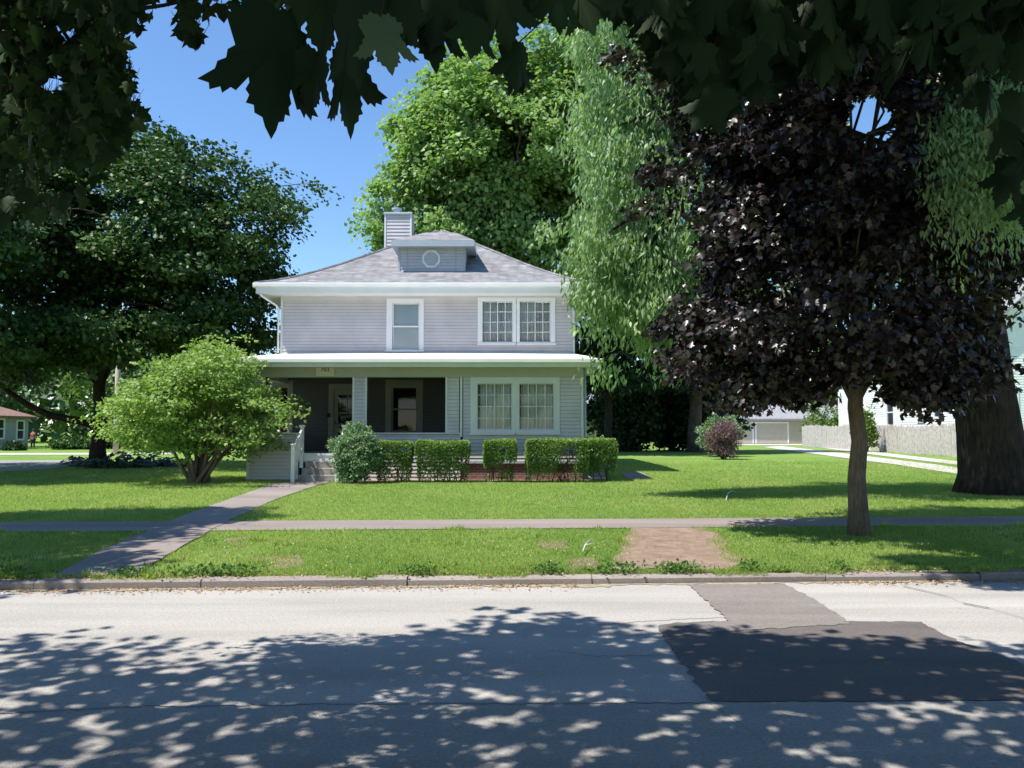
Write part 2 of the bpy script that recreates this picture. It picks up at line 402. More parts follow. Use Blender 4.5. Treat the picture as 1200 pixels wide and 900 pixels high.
def norm(a): return a / (np.linalg.norm(a, axis=1, keepdims=True) + 1e-9)
def leaves(name, pos, size, A, Nn, shape, m, parent=None, tint=None, **kw):
    """pos (n,3); A = direction from stalk to tip; Nn = leaf normal"""
    tv, tf = T[shape]
    n = len(pos)
    A = norm(A); S = norm(np.cross(A, Nn)); Nn = np.cross(S, A)
    sz = np.broadcast_to(np.asarray(size, float), (n,))[:, None, None]
    curl = rng.uniform(.4, 2.6, n)[:, None, None]
    V = pos[:, None, :] + sz * (tv[None, :, 0:1] * S[:, None, :] + tv[None, :, 1:2] * A[:, None, :] + curl * tv[None, :, 2:3] * Nn[:, None, :])
    k = len(tv)
    Fc = tf[None] + (np.arange(n) * k)[:, None, None]
    if tint is None: tint = rng.random(n)
    me = mesh_np(name, V.reshape(-1, 3), Fc.reshape(-1, tf.shape[1]), np.repeat(tint, len(tf)))
    return link(name, me, m, parent, **kw)

def noise3(p, f, seed=0):
    r = np.random.default_rng(seed); s = np.zeros(len(p))
    for i in range(5):
        d = r.normal(size=3); d /= np.linalg.norm(d)
        s += np.sin(p @ d * f * (1 + .45 * i) + r.uniform(0, 6.28)) / (1 + .3 * i)
    return s / 3

def blob_points(c, r, n, seed=0, shell=.5, freq=.7, rough=.25, bottom=None, thr=-.55):
    """points in a lumpy ellipsoid, denser to the outside"""
    g = np.random.default_rng(seed)
    d = norm(g.normal(size=(n * 3, 3)))
    rr = shell + (1 - shell) * g.random(n * 3) ** .6
    lump = 1 + rough * noise3(d * 3, 1.6, seed + 3)
    p = d * (rr * lump)[:, None]
    if bottom is not None: p = p[p[:, 2] > bottom]
    p = p * np.array(r) + np.array(c)
    keep = noise3(p, freq, seed + 9) > thr
    return p[keep][:n]

def clump_leaves(cp, cr, nl, flat=.45, seed=0):
    """nl leaves round each clump centre: a flattened pad, denser on top"""
    g = np.random.default_rng(seed)
    n = len(cp)
    cr = np.broadcast_to(np.asarray(cr, float), (n,)) * g.uniform(.6, 1.35, n)
    cnt = np.maximum(3, (nl * g.uniform(.6, 1.4, n)).astype(int))
    idx = np.repeat(np.arange(n), cnt)
    d = norm(g.normal(size=(len(idx), 3)))
    rad = g.random(len(idx)) ** .45
    off = d * rad[:, None] * cr[idx][:, None]
    off[:, 2] *= flat
    off[:, 2] -= .25 * (off[:, 0]**2 + off[:, 1]**2) / (cr[idx] + 1e-6)
    return cp[idx] + off, idx

def curve_pts(a, b, lift, n=6, wob=.1, g=None):
    a = np.array(a, float); b = np.array(b, float)
    t = np.linspace(0, 1, n)[:, None]
    p = a + (b - a) * t
    p[:, 2] += lift * np.sin(t[:, 0] * math.pi)
    L = np.linalg.norm(b - a)
    if g is not None: p[1:-1] += g.normal(size=(n - 2, 3)) * wob * L * .25
    return p

def tree(name, label, cat, base, fork, r0, blobs, leaf, size, m, bark, clump=.7, nl=40, flat=.45, kind_bias='up',
         limbs=9, seed=1, group=None, hang=0, rough=.25, shell=.45, freq=.7, flare=1.35, lean_pts=None, gap=None, twig=.012, cull=None, limb_r=.42, thr=-.55):
    g = np.random.default_rng(seed)
    root = empty(name, tuple(base), label=label, cat=cat, group=group)
    base = np.array(base, float); fork = np.array(fork, float)
    tr = MB()
    pts = lean_pts if lean_pts else curve_pts(base - (0, 0, .15), fork, 0, 8, .03, g)
    nn = len(pts)
    rad = [r0 * (flare if i == 0 else (1 + (flare - 1) * math.exp(-i * 1.4)) * (1 - .38 * i / (nn - 1))) for i in range(nn)]
    tr.tube(pts, rad, 14)
    o = tr.build('trunk', bark, root, smooth=True)
    lm = MB()
    CP = []
    allp = []
    for bi, (c, r, n) in enumerate(blobs):
        cp = blob_points(c, r, n, seed * 31 + bi, shell, freq, rough, None, thr)
        allp.append(cp)
    cp = np.concatenate(allp)
    if gap is not None: cp = cp[~gap(cp)]
    # limbs: pick anchors by farthest-point sampling
    anc = [int(g.integers(len(cp)))]
    dist = np.linalg.norm(cp - cp[anc[0]], axis=1)
    while len(anc) < min(limbs, len(cp)):
        i = int(np.argmax(dist * g.uniform(.7, 1, len(cp)))); anc.append(i); dist = np.minimum(dist, np.linalg.norm(cp - cp[i], axis=1))
    ctr = cp.mean(0)
    apos = []
    for i in anc:
        tgt = ctr + (cp[i] - ctr) * .62
        k = g.integers(max(1, int(nn * .6)), nn); st = np.array(pts[k]); rs = rad[k] * limb_r * g.uniform(.7, 1.1)
        q = curve_pts(st, tgt, .12 * np.linalg.norm(tgt - st), 8, .12, g)
        lm.tube(q, [rs * (1 - .75 * t) for t in np.linspace(0, 1, 8)], 7)
        apos.append((q, rs))
    aq = np.concatenate([q[3:] for q, _ in apos])
    for i in range(0, len(cp), max(1, len(cp) // 160)):
        j = int(np.argmin(np.linalg.norm(aq - cp[i], axis=1)))
        q = curve_pts(aq[j], cp[i], .08 * np.linalg.norm(cp[i] - aq[j]), 4, .1, g)
        lm.tube(q, [r0 * .09 + .01, r0 * .06 + .01, r0 * .04 + .008, .008], 4, False)
    lm.build('limb', bark, root, smooth=True)
    pos, idx = clump_leaves(cp, clump, nl, flat, seed + 5)
    if cull is not None: pos_k = ~cull(pos); pos = pos[pos_k]; idx = idx[pos_k]
    n = len(pos)
    out = norm(pos - ctr)
    if kind_bias == 'up':
        Nn = norm(g.normal(size=(n, 3)) * .55 + np.array((0, 0, .8)) + out * .35)
        A = np.cross(Nn, g.normal(size=(n, 3))) + np.array((0, 0, -.35)) + out * .4
    else:
        A = norm(np.array((0, 0, -1.0)) + g.normal(size=(n, 3)) * .38 + out * .15)
        Nn = norm(g.normal(size=(n, 3)) + np.array((0, 0, .3)))
    ct = g.random(len(cp))
    tint = np.clip(ct[idx] * .5 + g.random(n) * .5, 0, 1)
    sz_ = size * g.uniform(.65, 1.2, n) * (np.where(pos[:, 1] < 12.5, .62, 1) if name == 'large_old_tree' else 1)
    leaves('crown', pos, sz_, A, Nn, leaf, m, root, tint)
    return root

# ================================================================ THE SETTING
# ground sheet (terrain beyond the kerb) and street
xs = np.concatenate([np.linspace(-400, -40, 10), np.linspace(-36, 36, 73), np.linspace(40, 400, 10)])
ss = np.concatenate([np.linspace(S0 + .16, 60, 120), np.array([70, 90, 130, 200, 400, 900])])
V = []
for s in ss:
    for x in xs:
        V.append((x, s + K * x, gs(s)))
nx = len(xs)
Fq = [(j*nx+i, j*nx+i+1, (j+1)*nx+i+1, (j+1)*nx+i) for j in range(len(ss)-1) for i in range(nx-1)]
V = np.array(V); 
me = mesh_np('lawn', V, np.array(Fq), smooth=True)
link('lawn', me, M['lawn'], kind='structure')
mb = MB(); mb.poly([(-400, -60, -.02), (400, -60, -.02), (400, S0+.3+K*400, -.02), (-400, S0+.3-K*400, -.02)])
setting('ground', mb, M['soil'])
mb = MB(); mb.poly([(-120, -2.6 - K*120, 0), (120, -2.6 + K*120, 0), (120, S0 + K*120, 0), (-120, S0 - K*120, 0)])
setting('road', mb, M['road'])
# verge behind the camera
mb = MB(); mb.poly([(-120, -60, .1), (120, -60, .1), (120, -2.8 + K*120, .1), (-120, -2.8 - K*120, .1)])
setting('near_verge', mb, M['lawn'])

def strip(a, b, z0, n=160, z1=None, jit=0, seed=0):
    """kerb-like run between street coordinates"""
    pass
# kerb: slightly uneven stones
g = np.random.default_rng(5)
kb = MB(); x = -60.0
while x < 60:
    L = g.uniform(1.5, 2.6)
    if -9 < x < 10 and g.random() < 0: pass
    dz = g.uniform(-.012, .012); dy = g.uniform(-.012, .012)
    def kp(xx, s, z): return (xx, s + K * xx + dy, z + dz)
    x2 = x + L - .012
    prof = [(S0, -.02), (S0, .06), (S0 + .02, .078), (S0 + .15, .085), (S0 + .155, -.02)]
    kb.prism([kp(x, s, z) for s, z in prof], (x2 - x, K * (x2 - x), 0))
    x += L
kb.build('kerb', M['kerb'], kind='structure')
kb = MB(); kb.prism([(-60, -2.8 - K*60, -.02), (-60, -2.8 - K*60, .11), (-60, -2.65 - K*60, .1), (-60, -2.6 - K*60, -.02)], (120, K*120, 0))
kb.build('near_kerb', M['kerb'], kind='structure')

def ground_poly(name, pix, m, dz, sub=True, world=None, jit=0.0, seed=0):
    """a sheet on the lawn from an outline; refined so that it follows the slope"""
    pts = [Vector(p) for p in world] if world else [G(*p) for p in pix]
    import bmesh
    if jit:
        gg = np.random.default_rng(seed); q = []
        for i in range(len(pts)):
            a, b = pts[i], pts[(i+1) % len(pts)]; n = max(2, int((b-a).length / .08))
            for k in range(n):
                p = a.lerp(b, k / n); wx = jit * 2.2 * noise3(np.array([[p.x, p.y, 0]]), 5, seed)[0]; wy = jit * 2.2 * noise3(np.array([[p.x, p.y, 3]]), 5, seed + 1)[0]
                q.append(p + Vector((wx + gg.normal()*jit*.12, wy + gg.normal()*jit*.12, 0)))
        pts = q
    bm = bmesh.new(); vs = [bm.verts.new((p.x, p.y, 0)) for p in pts]; bm.faces.new(vs)
    if sub:
        sv = [p.y - K * p.x for p in pts]; s = math.ceil(min(sv) / 1.0) * 1.0
        while s < max(sv):
            bmesh.ops.bisect_plane(bm, geom=bm.verts[:] + bm.edges[:] + bm.faces[:], plane_co=(0, s, 0), plane_no=(-K, 1, 0))
            s += 1.0
    for v in bm.verts: v.co.z = gz(v.co.x, v.co.y) + dz
    bmesh.ops.triangulate(bm, faces=bm.faces[:])
    me = bpy.data.meshes.new(name); bm.to_mesh(me); bm.free()
    for p in me.polygons:
        if p.normal.z < 0: me.flip_normals(); break
    return link(name, me, m, kind='structure')

# road patches (z = 0 plane + 4 mm steps)
def road_poly(name, pix, m, z, jit=.006, seed=1):
    pts = [G(px, py, 0) for px, py in pix]
    gg = np.random.default_rng(seed); q = []
    for i in range(len(pts)):
        a, b = pts[i], pts[(i+1) % len(pts)]; n = max(2, int((b-a).length / .05))
        for k in range(n):
            p = a.lerp(b, k / n); q.append((p.x + gg.normal()*jit, p.y + gg.normal()*jit, z))
    mb = MB(); mb.poly(q); return setting(name, mb, m)
road_poly('road_lane_strip', [(-400, 824), (832, 823), (1700, 821), (2300, 1100), (600, 1300), (-1200, 1100)], M['lane'], .002, .004, 2)
road_poly('asphalt_patch', [(768, 733), (822, 729), (900, 728), (1078, 729), (1114, 748), (1318, 821), (832, 823)], M['patch'], .006, .01, 3)
road_poly('worn_patch', [(806, 686), (919, 685), (960, 706), (998, 732), (900, 738), (830, 742), (800, 733), (855, 729)], M['patchold'], .010, .012, 4)
# crack sealant line
cp_ = [G(px, py, 0) for px, py in ((1058, 688), (1085, 694), (1110, 700), (1128, 708), (1160, 714), (1200, 726), (1260, 740))]
mb = MB(); gg = np.random.default_rng(8)
for i in range(len(cp_)-1):
    a, b = cp_[i], cp_[i+1]; n = 6
    for k in range(n):
        p, q = a.lerp(b, k/n), a.lerp(b, (k+1)/n); w1 = .018 + .01*gg.random()
        mb.poly([(p.x, p.y-w1, .013), (q.x, q.y-w1, .013), (q.x, q.y+w1, .013), (p.x, p.y+w1, .013)])
setting('crack_seal', mb, M['tar'])
mb = MB()
for line in (((700, 733), (760, 728), (850, 724)), ((832, 826), (870, 850), (905, 880)), ((-20, 838), (150, 829), (400, 826), (700, 825), (830, 824)), ((640, 762), (700, 770), (775, 768))):
    c_ = [G(px, py, 0) for px, py in line]
    for i in range(len(c_)-1):
        n = 14
        for k in range(n):
            p, q = c_[i].lerp(c_[i+1], k/n), c_[i].lerp(c_[i+1], (k+1)/n); o1 = gg.normal()*.008
            mb.poly([(p.x, p.y-.004+o1, .0045), (q.x, q.y-.004+o1, .0045), (q.x, q.y+.004+o1, .0045), (p.x, p.y+.004+o1, .0045)])
setting('road_crack', mb, M['tar'])

mb = MB(); gg = np.random.default_rng(18); xq = np.arange(-14, 14, .06)
e1 = .09 + .07 * noise3(np.stack([xq, 0*xq, 0*xq], 1), 2.1, 31) + .03 * gg.normal(size=len(xq)) + .05 * noise3(np.stack([xq, 0*xq, 0*xq], 1), 9, 32)
q1 = [(x_, S0 - max(.008, e_) + K * x_, .005) for x_, e_ in zip(xq, e1)]; q2 = [(x_, S0 - .001 + K * x_, .005) for x_ in xq]
for i in range(len(xq) - 1): mb.poly([q1[i], q1[i+1], q2[i+1], q2[i]])
setting('gutter_silt', mb, M['silt'])
# public sidewalk, front walk, dirt
def wpt(x, s): return Vector((x, s + K * x, 0))
SW0, SW1 = 12.55, 13.75
ground_poly('sidewalk', None, M['walk'], .012, world=[wpt(x, SW0) for x in range(-50, 51, 2)] + [wpt(x, SW1 + (.03 if i % 2 else 0)) for i, x in enumerate(range(50, -51, -2))])
WALKL = [(62, 675.5), (120, 645), (203, 610), (262, 588), (318, 568), (344, 563)]
WALKR = [(396, 564), (372, 569), (322, 586), (272, 609), (195, 652), (158, 675)]
ground_poly('front_walk', WALKL + WALKR, M['walk'], .018, jit=.012, seed=3)
DIRT = [(742, 617), (800, 616), (838, 624), (852, 645), (872, 662), (862, 667), (770, 668.5), (722, 669.5), (738, 655)]
DIRT_C = (800, 645)
ground_poly('bare_soil_patch', [(DIRT_C[0] + (a - DIRT_C[0]) * 1.06, b + (1.2 if b > 640 and b < 660 else 0)) for a, b in DIRT], M['soil'], .008, jit=.09, seed=4)
DIRT_C = (800, 645)
for i, q in enumerate([[(632, 636), (665, 634), (672, 644), (640, 646)], [(668, 658), (706, 655), (704, 670), (678, 668)], [(268, 631), (290, 629), (292, 640), (272, 641)], [(300, 655), (345, 650), (350, 664), (310, 668)]]):
    ground_poly('bare_soil_spot', q, M['soil'], .006, jit=.06, seed=5 + i)
ground_poly('splash_pad', [(690, 547), (716, 544), (724, 548), (700, 551)], M['concrete'], .05, jit=0)
ground_poly('paving_slab', [(728, 554), (752, 554), (764, 561), (735, 562)], M['walk'], .02)
ground_poly('mulch_bed', [(404, 566), (700, 563), (714, 556), (700, 550), (640, 548), (420, 550)], M['soil'], .006, jit=.04, seed=9)
# driveway: two concrete tracks, grass between
ground_poly('driveway_track', [(894, 524), (916, 523), (1000, 533), (1060, 540.5), (1130, 550), (1300, 575), (1300, 586), (1130, 557), (1060, 546.5), (1000, 538.5), (930, 529)], M['concrete'], .02)
ground_poly('driveway_track', [(938, 521.5), (950, 521), (1010, 528.5), (1070, 535), (1130, 542), (1300, 566), (1300, 572), (1130, 546.5), (1070, 539), (1010, 531.5)], M['concrete'], .02)
ground_poly('driveway_apron', [(850, 519.5), (985, 519.5), (965, 522), (860, 522)], M['concrete'], .02)
ground_poly('side_street', [(-700, 541), (40, 540), (112, 539.5), (96, 546), (40, 552), (-700, 566)], M['sidestreet'], .02)
ground_poly('far_sidewalk', [(-500, 532), (205, 531), (205, 533), (-500, 534.5)], M['concrete'], .02)
def in_poly(x, y, poly):
    c = np.zeros(len(x), bool); n = len(poly)
    for i in range(n):
        x1, y1 = poly[i][0], poly[i][1]; x2, y2 = poly[(i+1) % n][0], poly[(i+1) % n][1]
        cond = ((y1 > y) != (y2 > y)) & (x < (x2 - x1) * (y - y1) / (y2 - y1 + 1e-12) + x1)
        c ^= cond
    return c
gpoly = {k: [tuple(G(*p)) for p in v] for k, v in dict(walk=WALKL + WALKR, dirt=DIRT,
         bed=[(404, 566), (700, 563), (714, 556), (700, 550), (640, 548), (420, 550)],
         slab=[(728, 554), (752, 554), (764, 561), (735, 562)]).items()}
# grass blades
n = 900000
s = S0 + .1 + (rng.random(n) ** 1.5) * 28
d = s
x = rng.uniform(-.66, .66, n) * (d + 1.5)
y = s + K * x
s = np.where(rng.random(n) < .02, S0 + .02 + rng.random(n) * .18, s); x = np.where(s < S0 + .2, rng.uniform(-7, 8, n), x); y = s + K * x
ok = (rng.random(n) < np.clip(1 - (s - 20) / 16, 0, 1)) & ~((s > SW0 + .03) & (s < SW1 - .03)) & (s > S0 + .14 - .12 * (noise3(np.stack([x, 0*x, 0*x], 1), 3.0, 44) > .15))
ok &= ~in_poly(x, y, gpoly['walk']); ok &= ~in_poly(x, y, gpoly['bed']); ok &= ~in_poly(x, y, gpoly['slab'])
wob = noise3(np.stack([x, y, 0*x], 1), 4, 77) * .22 + rng.normal(size=n) * .05
ind = in_poly(x + wob, y + wob * .6, gpoly['dirt']); ok &= ~(ind & (rng.random(n) < .975))
ok &= ~((x > -7.6) & (x < 2.1) & (y > 23.4))
pn = noise3(np.stack([x, y, 0 * x], 1), 1.3, 4)
worn = (s < 12.5) & (pn > .42); ok &= ~(worn & (rng.random(n) < .7))
x, y, s, pn = x[ok], y[ok], s[ok], pn[ok]
z = np.interp(s, [S0, S0 + .2, 13, 23.5, 30, 45, 400], [.085, .09, .14, .25, .38, .42, .45])
n = len(x)
pos = np.stack([x, y, z], 1)
edge = np.exp(-((s - S0 - .2) / .12) ** 2) + np.exp(-((s - SW0) / .06) ** 2)
tuft = (noise3(np.stack([x, y, 0*x], 1), 7.0, 61) > .62) & (s < 13)
hh = (1 + .9 * tuft) * (.026 + .014 * rng.random(n) + .008 * pn) * (1 + .6 * edge * rng.random(n)) * (1 + (s - 9) * .035)
A = rng.normal(size=(n, 3)) * .8 + np.array((0, 0, .9)); Nn = rng.normal(size=(n, 3)) * .6 + np.array((-.2, -.3, 1.1))
T['blade'] = (np.array([(-.13,0,0),(.13,0,0),(.02,1,.1)], float), np.array([(0,1,2)]))
leaves('grass', pos, hh, A, Nn, 'blade', M['grass'], None, np.where(rng.random(n) < .05 + .10 * (pn > .3), 1.0, np.clip(rng.random(n) * .5 + (.30 * pn + .18 * noise3(np.stack([x, y, 0*x], 1), .45, 9)) + .16 * noise3(np.stack([x, y, 0*x], 1), 4.5, 6) + .32, 0, .9)), kind='stuff')
# clover heads in the lawn
n = 1500
s = S0 + .3 + rng.random(n) * 12; x = rng.uniform(-.62, .62, n) * (s + 1); y = s + K * x
ok = ~((s > SW0) & (s < SW1)) & ~in_poly(x, y, gpoly['walk']) & ~in_poly(x, y, gpoly['dirt']) & (noise3(np.stack([x, y, 0*x], 1), .9, 12) > .1)
x, y, s = x[ok], y[ok], s[ok]; n = len(x)
pos = np.stack([x, y, np.interp(s, [S0, 13, 23.5], [.09, .14, .25]) + .06], 1)
leaves('clover_flowers', pos, .018, rng.normal(size=(n, 3)), rng.normal(size=(n, 3)), 'leaf6', M['clover'], None, kind='stuff')
# litter and weeds along the kerb
n = 6000
x = rng.uniform(-9, 9, n); s = S0 - .02 - np.abs(rng.normal(size=n)) * .13; s[rng.random(n) < .4] += .3
zz = np.where(s < S0, .012, .11)
keep = noise3(np.stack([x, s * 0, s * 0], 1), 1.1, 3) > -.1
x, s, zz = x[keep], s[keep], zz[keep]; n = len(x)
leaves('leaf_litter', np.stack([x, s + K*x, zz], 1), rng.uniform(.012, .035, n), rng.normal(size=(n, 3)) * (1, 1, .3), rng.normal(size=(n, 3)) * .4 + (0, 0, 1), 'broad', M['deadleaf'], None, kind='stuff')
cx_ = [(-8.2, .5), (-7.6, .3), (-5.2, .25), (-3.3, .4), (-2.9, .3), (-1.0, .25), (.4, .2), (1.15, .3), (1.9, .22), (-4.0, .3), (2.6, .15), (3.6, .12), (-6.3, .2), (1.75, .2)]
pp = []
for cx, r_ in cx_:
    k = int(260 * r_ / .3); pp.append(np.stack([rng.normal(size=k) * r_ * .5 + cx, S0 + .2 + rng.normal(size=k) * .07, .09 + rng.random(k) * .10], 1))
pp = np.concatenate(pp); pp[:, 1] += K * pp[:, 0]
leaves('weeds', pp, rng.uniform(.02, .05, len(pp)), rng.normal(size=pp.shape) + (0, 0, .5), rng.normal(size=pp.shape) * .5 + (0, 0, 1), 'broad', M['weed'], None, kind='stuff')

# ================================================================ THE HOUSE
YF, YB = 23.5, 26.65
XL, XR = -7.55, 2.03
ZF = 1.01                       # porch floor
ZB = .15                        # below ground line
LAP = .105
house = empty('house', (-2.75, 28, .25), label='two storey grey foursquare house with hipped roof, dormer and open front porch', cat='house')

def panel(mb, axis, c, t, a0, a1, z0, z1, holes):
    """backing wall with holes. axis 'x': wall in the XZ plane at y=c..c+t"""
    us = sorted({a0, a1, *[h[0] for h in holes], *[h[1] for h in holes]}); zs = sorted({z0, z1, *[h[2] for h in holes], *[h[3] for h in holes]})
    us = [u for u in us if a0 <= u <= a1]; zs = [z for z in zs if z0 <= z <= z1]
    for i in range(len(us)-1):
        for j in range(len(zs)-1):
            um, zm = (us[i]+us[i+1])/2, (zs[j]+zs[j+1])/2
            if any(h[0] < um < h[1] and h[2] < zm < h[3] for h in holes): continue
            if axis == 'x': mb.box(us[i], us[i+1], c, c+t, zs[j], zs[j+1])
            else: mb.box(c, c+t, us[i], us[i+1], zs[j], zs[j+1])
def siding(mb, axis, c, out, a0, a1, z0, z1, holes, lap=LAP):
    """lap boards on the face at c, projecting in direction out (+1/-1)"""
    z = z0
    while z < z1 - .01:
        zt = min(z + lap, z1); zm = (z + zt) / 2
        segs = [(a0, a1)]
        for h in holes:
            if h[2] < zm < h[3]:
                ns = []
                for s_, e_ in segs:
                    if h[1] <= s_ or h[0] >= e_: ns.append((s_, e_))
                    else:
                        if h[0] > s_: ns.append((s_, h[0]))
                        if h[1] < e_: ns.append((h[1], e_))
                segs = ns
        for s_, e_ in segs:
            if e_ - s_ < .01: continue
            ob, ot = c + out * .026, c + out * .006
            if axis == 'x': pr = [(s_, c - out*.002, z + .006), (s_, ob, z + .006), (s_, ot, zt), (s_, c - out*.002, zt)]; vec = (e_ - s_, 0, 0)
            else: pr = [(c - out*.002, s_, z + .006), (ob, s_, z + .006), (ot, s_, zt), (c - out*.002, s_, zt)]; vec = (0, e_ - s_, 0)
            mb.prism(pr, vec)
        z = zt

# openings -------------------------------------------------------------
UW1 = (PX(459, YB), PX(491, YB), PZ(410, YB), PZ(355, YB))           # single upper window
UWa = (PX(565, YB), PX(601, YB), PZ(401, YB), PZ(353.5, YB))
UWb = (PX(609, YB), PX(645.5, YB), PZ(401, YB), PZ(353.5, YB))
LWa = (PX(559.5, YF), PX(600, YF), PZ(504, YF), PZ(449, YF))
LWb = (PX(608.5, YF), PX(649, YF), PZ(504, YF), PZ(449, YF))
PW = (PX(459, YB), PX(489, YB), PZ(506, YB), PZ(453, YB))            # window at the back of the porch
PW2 = (PX(308, YB), PX(338, YB), PZ(508, YB), PZ(453, YB))
DR = (PX(391, YB), PX(424, YB), ZF, PZ(456, YB))
wall = MB(); lap = MB()
XE = PX(540, YF)                                                      # left edge of the enclosed room at the front
zt1 = PZ(430, YF) + .1
# upper front wall
panel(wall, 'x', YB, .15, XL, XR, ZF - .1, 6.1, [UW1, UWa, UWb, PW, PW2, DR])
siding(lap, 'x', YB, -1, XL + .06, XR - .06, 4.05, 6.05, [UW1, UWa, UWb])
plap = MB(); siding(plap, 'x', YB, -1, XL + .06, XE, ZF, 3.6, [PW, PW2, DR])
# sides and back of the body
panel(wall, 'y', XL, .15, YB + .15, 36.2, .1, 6.1, [(29, 30, 4.5, 5.9), (29, 30, 1.9, 3.2)])
siding(lap, 'y', XL, -1, YB, 36.2, .8, 6.05, [(29, 30, 4.5, 5.9), (29, 30, 1.9, 3.2)])
panel(wall, 'y', XR - .15, .15, YB + .15, 36.2, .1, 6.1, [])
siding(lap, 'y', XR, 1, YB, 36.2, .8, 6.05, [])
panel(wall, 'x', 36.05, .15, XL, XR, .1, 6.1, [])
# enclosed front room
ZS = PZ(541, YF)
panel(wall, 'x', YF, .15, XE, XR, ZS, 3.6, [LWa, LWb])
siding(lap, 'x', YF, -1, XE + .07, XR - .06, ZS, PZ(441.5, YF), [LWa, LWb])
panel(wall, 'y', XR - .15, .15, YF + .15, YB, ZS, 3.6, [])
siding(lap, 'y', XR, 1, YF, YB, ZS, 3.4, [])
panel(wall, 'y', XE, .15, YF + .15, YB, ZF, 3.6, [])
siding(plap, 'y', XE, -1, YF + .15, YB, ZF, 3.4, []); plap.build('porch_siding', M['porchlap'], house, label='lap siding inside the porch with the porch shade put into its dark colour')
wall.build('wall', M['dark'], house, label='plain wall core behind the grey lap siding')
# knee walls and short piers of the porch: opening edges
XS1, XS2 = PX(350, YF) , PX(404, YF)                                   # entry opening
C1 = (PX(413, YF), PX(430, YF)); C2 = (PX(522, YF), XE); C0 = (XL, PX(311, YF))
ZK = PZ(507, YF)
kn = MB()
for a, b in ((XL, XS1), (XS2, XE)):
    kn.box(a, b, YF, YF + .18, .15, ZK - .04)
kn.box(XL, XL + .18, YF + .18, YB, .15, ZK - .04)
kn.build('porch_knee_wall', M['dark'], house)
siding(lap, 'x', YF, -1, XL + .05, XS1 - .05, .24, ZK - .05, [])
siding(lap, 'x', YF, -1, XS2 + .05, XE - .005, .24, ZK - .05, [])
siding(lap, 'y', XL, -1, YF, YB, .24, ZK - .05, [])
for a, b in (C0, C1, C2):
    siding(lap, 'x', YF, -1, a + .05, b - .05, ZK, PZ(441.5, YF), [], .105)
siding(lap, 'y', XL, -1, YF, YF + .45, ZK, 3.2, [])
lap.build('siding', M['lap'], house)
cap = MB()
cap.box(XL - .03, XS1 + .03, YF - .05, YF + .22, ZK - .04, ZK)
cap.box(XS2 - .03, XE - .002, YF - .05, YF + .22, ZK - .04, ZK)
cap.box(XL - .03, XL + .2, YF + .222, YB - .03, ZK - .04, ZK)
cap.build('porch_wall_cap', M['offwhite'], house, bevel=.006)
for a, b in (C0, C1, C2):
    cmb = MB(); cmb.box(a, b, YF + .001, YF + .3, ZK + .001, PZ(442, YF)); 
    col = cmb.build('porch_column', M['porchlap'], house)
    tb = MB()
    for e, s_ in ((a, 1), (b, -1)):
        if s_ == -1 and b == XE: continue
        tb.box(e, e + s_*.055, YF - .03, YF + .03, ZK + .001, PZ(442, YF))
    tb.build('corner_board', M['offwhite'], col)
cb = MB()
cb.box(XL - .02, XL + .055, YB - .03, YB + .06, 3.9, 6.05); cb.box(XR - .055, XR + .02, YB - .03, YB + .06, 3.9, 6.05)
cb.box(XR - .055, XR + .02, YF - .03, YF + .06, ZS, 3.43); cb.box(XE - .02, XE + .045, YF - .034, YF + .02, ZK - .12, PZ(442, YF))
cb.box(XL - .03, XL + .05, YF - .034, YF + .05, .22, ZK - .045); cb.box(XS1 - .05, XS1 + .02, YF - .034, YF + .2, .22, ZK - .045)
for _k in range(0, len(cb.v), 8):
    _o = MB(); _o.v = cb.v[_k:_k+8]; _o.f = [tuple(i - _k for i in f_) for f_ in cb.f if _k <= f_[0] < _k + 8]; _o.build('corner_trim', M['offwhite'], house)
# beam under the porch roof
bm_ = MB(); bm_.box(XL - .01, XR + .01, YF - .045, YF + .3, PZ(442, YF) + .003, PZ(430, YF) + .12)
bm_.box(XL - .01, XL + .25, YF + .302, YB - .03, PZ(442, YF) + .003, PZ(430, YF) + .12)
bm_.build('porch_beam', M['soffit'], house)
# porch floor and ceiling
fl = MB(); fl.box(XL + .19, XE - .002, YF + .19, YB - .03, ZF - .05, ZF); fl.build('porch_floor', M['porchfloor'], house)
fl = MB(); fl.box(XS1 + .03, XS2 - .03, YF - .04, YF + .188, ZF - .06, ZF + .004); fl.box(XS1 + .03, XS2 - .03, YF - .02, YF + .18, ZF - .24, ZF - .062)
fl.build('porch_edge', M['white'], house)
ce = MB(); ce.box(XL + .26, XE - .03, YF + .31, YB - .035, 3.45, 3.48); ce.build('porch_ceiling', M['soffit'], house)
# foundation brick (right), recessed
fb = MB(); fb.box(XE + .02, XR - .02, YF + .03, YF + .15, .1, ZS); fb.box(XR - .15, XR - .03, YF + .152, 36.1, .1, ZS); fb.box(XL + .02, XL + .14, YB + .02, 36.1, .1, .8)
for _k in range(0, len(fb.v), 8):
    _o = MB(); _o.v = fb.v[_k:_k+8]; _o.f = [tuple(i - _k for i in f_) for f_ in fb.f if _k <= f_[0] < _k + 8]; _o.build('foundation', M['brick'], house)
wt = MB(); wt.box(XE + .02, XR + .01, YF - .03, YF + .03, ZS - .05, ZS - .002); wt.build('water_table', M['greytrim'], house)

# interiors: dark rooms
rm = MB()
rm.box(XL + .2, XR - .2, YB + 3.2, YB + 3.3, .9, 6.05)
rm.box(XL + .2, XR - .2, YB + .2, YB + 3.2, 3.55, 3.7)
rm.box(XL + .2, XR - .2, YB + .2, YB + 3.2, .9, .97)
rm.box(XL + .2, XR - .2, YB + .2, YB + 3.2, 6.02, 6.05)
rm.box(XE + .2, XR - .2, YB - .3, YB - .2, 1.0, 3.5)
rm.build('interior', M['dark'], house)

